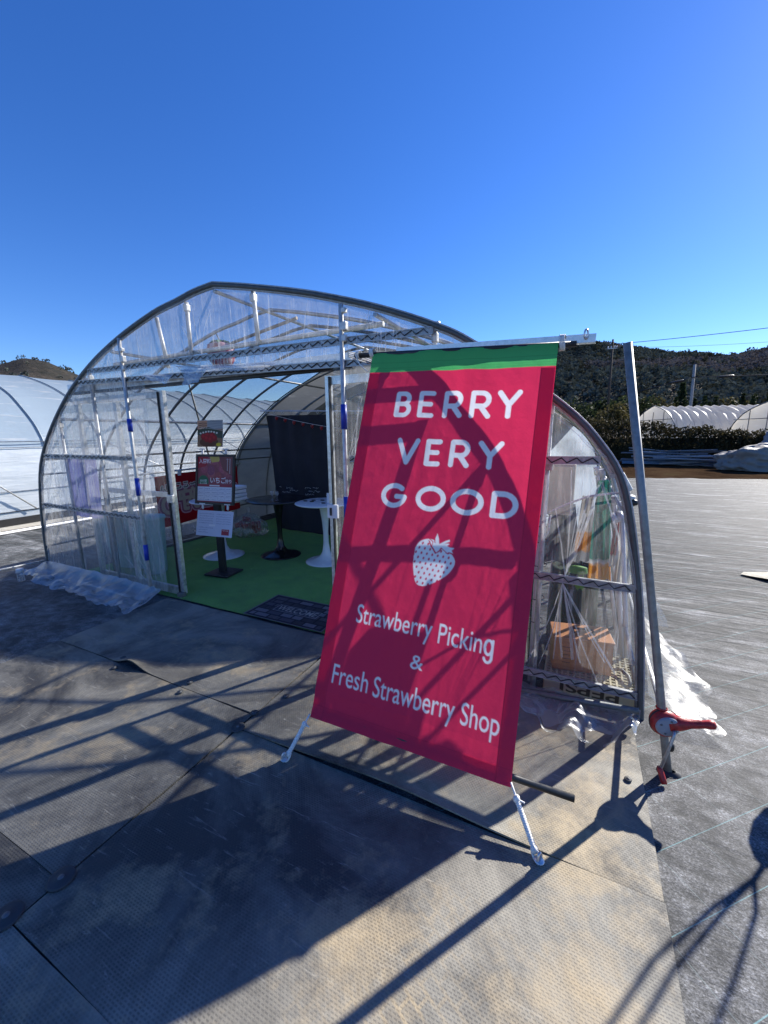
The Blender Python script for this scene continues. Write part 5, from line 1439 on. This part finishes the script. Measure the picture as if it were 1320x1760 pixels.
# trees that stand apart at the foot of the hill
def tree(x, y, h, rx, label, mat, conifer=False, n=900, zb=0.0):
    o = thing('tree', label, 'tree', (x, y, zb), 'trees at the foot of the hill')
    m = MB(); m.tube([(x, y, zb), (x + .1, y, zb + h * .35), (x, y + .1, zb + h * .8)], [h * .03, h * .022, h * .006], 7)
    q = random.Random(int(x * 10 + y))
    for k in range(6):
        z = zb + h * (.3 + .1 * k); a = k * 2.4; m.tube([(x, y, z), (x + rx * .6 * math.cos(a), y + rx * .6 * math.sin(a), z + h * .12)], [h * .010, h * .003], 5)
    m.build('trunk', M['bark'], o)
    C_ = []
    for k in range(16 if not conifer else 14):
        if conifer:
            t_ = k / 13; rr = rx * (1 - t_ * .9); C_ += [(x + rr * .6 * math.cos(k * 2.4 + j * 2.1), y + rr * .6 * math.sin(k * 2.4 + j * 2.1), zb + h * (.15 + .83 * t_), rr * .55) for j in range(3)]
        else:
            a, e = q.uniform(0, 6.28), q.uniform(-.5, 1.2); rr = q.uniform(.3, .75)
            C_.append((x + rx * rr * math.cos(a) * math.cos(e), y + rx * rr * math.sin(a) * math.cos(e), zb + h * .62 + h * .33 * rr * math.sin(e), rx * q.uniform(.28, .45)))
    pts = []
    for c in C_:
        k = n // len(C_); d = rng.normal(size=(k, 3)); d /= np.linalg.norm(d, axis=1)[:, None]
        pts.append(np.array(c[:3]) + d * c[3] * rng.uniform(.5, 1.0, (k, 1)) ** .5)
    V, F = leaf_quads(np.concatenate(pts), h * .035, .55)
    mesh_np('crown', V, F, mat, o)
TR_ = [(2.6, 47, 4.6, 2.2, 'rounded olive tree behind the hedge just right of the greenhouse arch', 'leaf_olive', False),
       (5.2, 52, 5.6, 2.6, 'dark rounded tree behind the hedge left of the leaning pole', 'leaf_dark', False),
       (-.6, 50, 5.0, 2.6, 'low dark tree closest to the greenhouse arch behind the hedge', 'leaf_dark', False),
       (8.0, 62, 6.2, 2.4, 'olive tree rising behind the gable of the striped tunnel', 'leaf_olive', False),
       (14.3, 84, 9.3, 2.2, 'pointed dark conifer behind the concrete pole over the white tunnels', 'leaf_dark', True),
       (22.0, 86, 7.6, 3.2, 'yellow green bamboo like tree above the far right tunnel', 'leaf_olive', False)]
for a in TR_: tree(a[0], a[1], a[2], a[3], a[4], M[a[5]], a[6])
q = random.Random(6)
for k in range(14):
    x = 9.0 + k * 1.25 + q.uniform(-.4, .4)
    tree(x, 80 + q.uniform(-2, 2) + k * .2, 5.6 + q.uniform(0, 1.6), 1.5, 'dark young conifer in the row behind the striped white tunnels', M['leaf_dark'], True, 500)
for k in range(8):
    tree(-6 + k * 1.7 + q.uniform(-.4, .4), 66 + q.uniform(-3, 3), 5.2 + q.uniform(0, 2.0), 2.0, 'leafy dark tree in the belt at the foot of the right hill', M['leaf_dark'], False, 600)

# hedge
HG = thing('hedge', 'long dark leafy hedge between the soil strip and the white tunnels', 'hedge', (4, 23, 0))
n = 26000
u = rng.uniform(0, 1, n); hx = -4 + 24 * u; hy0 = 24.0 - .16 * hx
top_ = np.interp(hx, [-4, 0, 1.5, 4, 6, 9, 20], [1.95, 2.1, 2.1, 1.72, 1.5, 1.4, 1.4])
nz = np.array([noise.noise(Vector((x * 1.1, 0, 3))) + .5 * noise.noise(Vector((x * 3.1, 2, 3))) for x in hx])
top_ = top_ + .22 * nz
th = rng.uniform(0, PI, n); rad_ = np.where(rng.uniform(0, 1, n) < .8, rng.uniform(.8, 1.05, n), rng.uniform(0, 1, n))
P_ = np.stack([hx, hy0 - np.cos(th) * .75 * rad_ + .12 * nz, np.maximum(.03, (np.sin(th) ** .6) * top_ * rad_)], 1)
V, F = leaf_quads(P_, .075, .5)
mesh_np('leaves', V, F, M['hedge'], HG)
m = MB()
for k in range(130):
    x = -4 + 24 * k / 130; y = 24 - .16 * x; h_ = float(np.interp(x, [-4, 1.5, 6, 20], [2, 2.1, 1.5, 1.4]))
    m.tube([(x, y, 0), (x + q.uniform(-.15, .15), y - .3, h_ * .6), (x + q.uniform(-.3, .3), y - .3 * q.random(), h_ * q.uniform(.95, 1.2))], [.025, .012, .003], 4)
m.build('stems', M['bark'], HG)
MB().grid(80, 10, lambda u_, v_: (-4 + 24 * u_, 24 - .16 * (-4 + 24 * u_) - .35 * math.cos(v_ * PI), 1.2 * math.sin(v_ * PI) + .02)).build('inner_growth', M['hedge'], HG)

# pipe heap before the hedge
q = random.Random(21)
pm = [galv('heap pipe', (.38, .39, .41), .55, .3), galv('heap pipe dark', (.16, .17, .18), .6, .2)]
for k in range(22):
    cx_ = 3.7 + q.uniform(-.6, .7); cy_ = 22.4 + q.uniform(-.5, .5); L = q.uniform(1.8, 3.6); a = -.16 + q.uniform(-.30, .25); z0 = .06 + .028 * k
    d = Vector((math.cos(a), math.sin(a), q.uniform(-.10, .09))) * L / 2
    c = Vector((cx_, cy_, z0))
    MB().tube([c - d, c, c + d], q.choice((.03, .04, .05)), 7).build('pipe', pm[k % 2], label='weathered pipe lying in the long heap in front of the hedge', cat='pipe', group='pipes heaped before the hedge')
MB().grid(40, 12, lambda u, v: (1.8 + 3.6 * u, 22.9 - .1 * u - .5 + 1.0 * v, .02 + .30 * math.sin(v * PI) * (.6 + .4 * noise.noise(Vector((u * 5, v * 3, 2)))))).build('plastic_sheet', M['milky'], label='crumpled plastic sheet under the heap of pipes', cat='plastic sheet')

# tarp bundles
def bundle(c, rx, ry, rz_, label, seed, col):
    bmq = bmesh.new(); bmesh.ops.create_icosphere(bmq, subdivisions=5, radius=1)
    vs = []
    for v_ in bmq.verts:
        p = v_.co; s_ = 1 + .30 * noise.noise(p * 1.7 + Vector((seed, 0, 0))) + .14 * noise.noise(p * 4 + Vector((0, seed, 0))) + .16 * abs(noise.noise(Vector((p.x * 3.4, p.y * 3.4, p.z * 9 + seed)))) + .04 * noise.noise(p * 12)
        z = p.z * s_; z = z if z > -.45 else -.45
        vs.append((c[0] + p.x * s_ * rx, c[1] + p.y * s_ * ry, c[2] + (z + .45) * rz_))
    bmq.verts.index_update(); fs = [tuple(v_.index for v_ in f.verts) for f in bmq.faces]; bmq.free()
    MB().add(vs, fs, True).build('tarp_bundle', cloth_mat('bundled tarp ' + str(seed), col, .1, .55, None, 60, .7), label=label, cat='bundle', group='tarp bundles on the soil')
bundle((6.05, 20.3, 0), 1.25, .8, .62, 'large grey tarp bundle on the soil in front of the others', 3, (.27, .25, .22))
bundle((7.35, 21.2, .05), 1.15, .8, .95, 'taller tarp bundle with a bluish top behind the large one', 8, (.22, .23, .26))
bundle((7.95, 19.6, 0), .8, .6, .5, 'tarp bundle cut by the right edge of the picture', 5, (.27, .25, .23))

# striped white tunnels beyond the hedge
def tunnel(x, y, ang, L, wd, ht, label, nrib):
    o = thing('film_tunnel', label, 'greenhouse', (x, y, 0), 'white film tunnels beyond the hedge', 0)
    ca, sa = math.cos(ang), math.sin(ang)
    PR = [(dx / 2.9 * wd / 2, z / 2.6 * ht) for dx, z in HS]; PR = [(-a, b) for a, b in PR[::-1]] + PR[1:]
    W = lambda s_, a, z: (x + ca * s_ - sa * a, y + sa * s_ + ca * a, z)
    pit = L / nrib
    def fn(u, v):
        k = u * (len(PR) - 1); i = min(int(k), len(PR) - 2); t_ = k - i
        a = PR[i][0] + (PR[i + 1][0] - PR[i][0]) * t_; z = PR[i][1] + (PR[i + 1][1] - PR[i][1]) * t_
        s_ = v * L; f_ = 1 - .045 * math.sin((s_ / pit % 1.0) * PI) * (1 + .5 * noise.noise(Vector((s_, a, 4))))
        return W(s_, a * f_, z * f_)
    MB().grid(len(PR), nrib * 10 + 1, fn).build('film_cover', M['milky_white'], o)
    MB().grid(len(PR), 10, lambda u, v: W(.02, PR[int(round(u * (len(PR) - 1)))][0], PR[int(round(u * (len(PR) - 1)))][1] * v)).build('gable_film', M['milky_white'], o)
    m = MB(); m.tube([W(0, a, z + .01) for a, z in PR], .035, 6); m.build('front_hoop', M['pipe_dark'], o)
    m = MB()
    for a in (-wd * .22, 0, wd * .22): m.tube([W(-.03, a, 0), W(-.03, a, ht * .85)], .025, 5)
    m.build('gable_posts', M['pipe_dark'], o)
    MB().tube([W(-.03, -wd * .42, ht * .68), W(-.03, wd * .42, ht * .68)], .025, 5).build('gable_rail', M['pipe_dark'], o)
    MB().tube([W(0, PR[-1][0] * -1.005, ht * .42), W(L, PR[-1][0] * -1.005, ht * .42)], .03, 5).build('side_rail', M['pipe_dark'], o)
tunnel(5.1, 40.0, math.atan2(.36, .93), 26, 6.6, 3.6, 'striped white film tunnel with its gable toward the greenhouse', 40)
tunnel(10.2, 33.2, math.atan2(.36, .93), 22, 6.4, 3.3, 'white film tunnel cut by the right edge of the picture', 22)

# utility poles and wires
UP = thing('utility_pole', 'dark utility pole with a crossarm rising above the hill line', 'utility pole', (2.1, 49.9, 0))
MB().tube([(2.25, 49.9, 0), (2.1, 49.9, 10.9)], [.15, .09], 10).build('pole', M['bark'], UP)
o = MB().box((2.1, 49.8, 10.0), (.9, .09, .09)).build('crossarm', M['pipe'], UP)
m = MB()
for dx in (-.38, -.1, .2, .4): m.lathe([(0, 0), (.05, 0), (.06, .08), (.04, .18), (0, .2)], (2.1 + dx, 49.8, 10.05), 8)
m.build('insulators', M['white_card'], o)
U2 = thing('utility_pole', 'grey concrete utility pole above the striped white tunnel', 'utility pole', (11.0, 59, 0))
MB().tube([(11.15, 59, 0), (10.95, 59, 9.0)], [.19, .13], 10).build('pole', plain('weathered concrete', (.30, .29, .28), .8), U2)
MB().box((11.0, 58.85, 7.5), (.7, .08, .08)).build('crossarm', M['pipe_dark'], U2)
def wire(a, b, sag, r, label, extra=None):
    a, b = Vector(a), Vector(b); pts = [a.lerp(b, t_) - Vector((0, 0, sag * 4 * t_ * (1 - t_))) for t_ in np.linspace(0, 1, 24)]
    m = MB().tube(pts, r, 5)
    if extra:
        for t_ in extra:
            c = a.lerp(b, t_) - Vector((0, 0, sag * 4 * t_ * (1 - t_))); d = (b - a).normalized() * .7; m.tube([c - d, c - d * .8, c + d * .8, c + d], [.03, .13, .13, .03], 8)
    m.build('overhead_wire', M['black_metal'], label=label, cat='wire')
wire((2.1, 49.8, 10.4), (22, 42.0, 9.6), .2, .028, 'upper overhead wire running right from the dark utility pole into the sky')
wire((2.1, 49.8, 10.1), (24, 41.0, 8.2), .5, .012, 'thin overhead wire sagging below the upper one on the right')
wire((-8, 61, 4.6), (11.0, 58.8, 7.6), .5, .05, 'thick cable in front of the hill ending at the concrete pole', (.92,))
wire((11.0, 58.8, 7.6), (34, 53, 7.4), .4, .05, 'thick cable running right from the concrete pole', (.12,))

# unseen weight on three cords, form guessed, added to cast the corner shadow
RW = thing('shadow_weight', 'unseen dark round weight on three cords, added to shade the weed sheet at the lower right', 'weight', (1.15, 2.46, 0))
wx, wy, wz = 1.16, 2.47, .50
MB().lathe([(0, .10), (.04, .095), (.065, .06), (.075, 0), (.065, -.06), (.035, -.09), (0, -.095)], (wx, wy, wz), 24).build('weight', M['black_rod'], RW)
MB().tube([(wx, wy, wz + .09), (wx - .01, wy, wz + .17)], .009, 6).build('added_neck_cord', M['black_wire'], RW)
for ex, ey, ez in ((-.13, .05, 1.60), (-.04, .10, 1.60), (.14, .16, 1.60)):
    MB().tube([(wx - .01, wy, wz + .165), (wx + ex * .45, wy + ey * .4, wz + .30), (wx + ex * .8, wy + ey * .8, wz + .50), (wx + ex, wy + ey, ez)], .0075, 6).build('added_cord', M['black_wire'], RW)
MB().tube([(wx - .18, wy + .10, 1.61), (wx + 1.5, wy + .10, 1.61), (wx + 1.5, wy + .10, 0)], .016, 8).build('added_bracket', M['pipe'], RW)  # added out of view to carry the cords
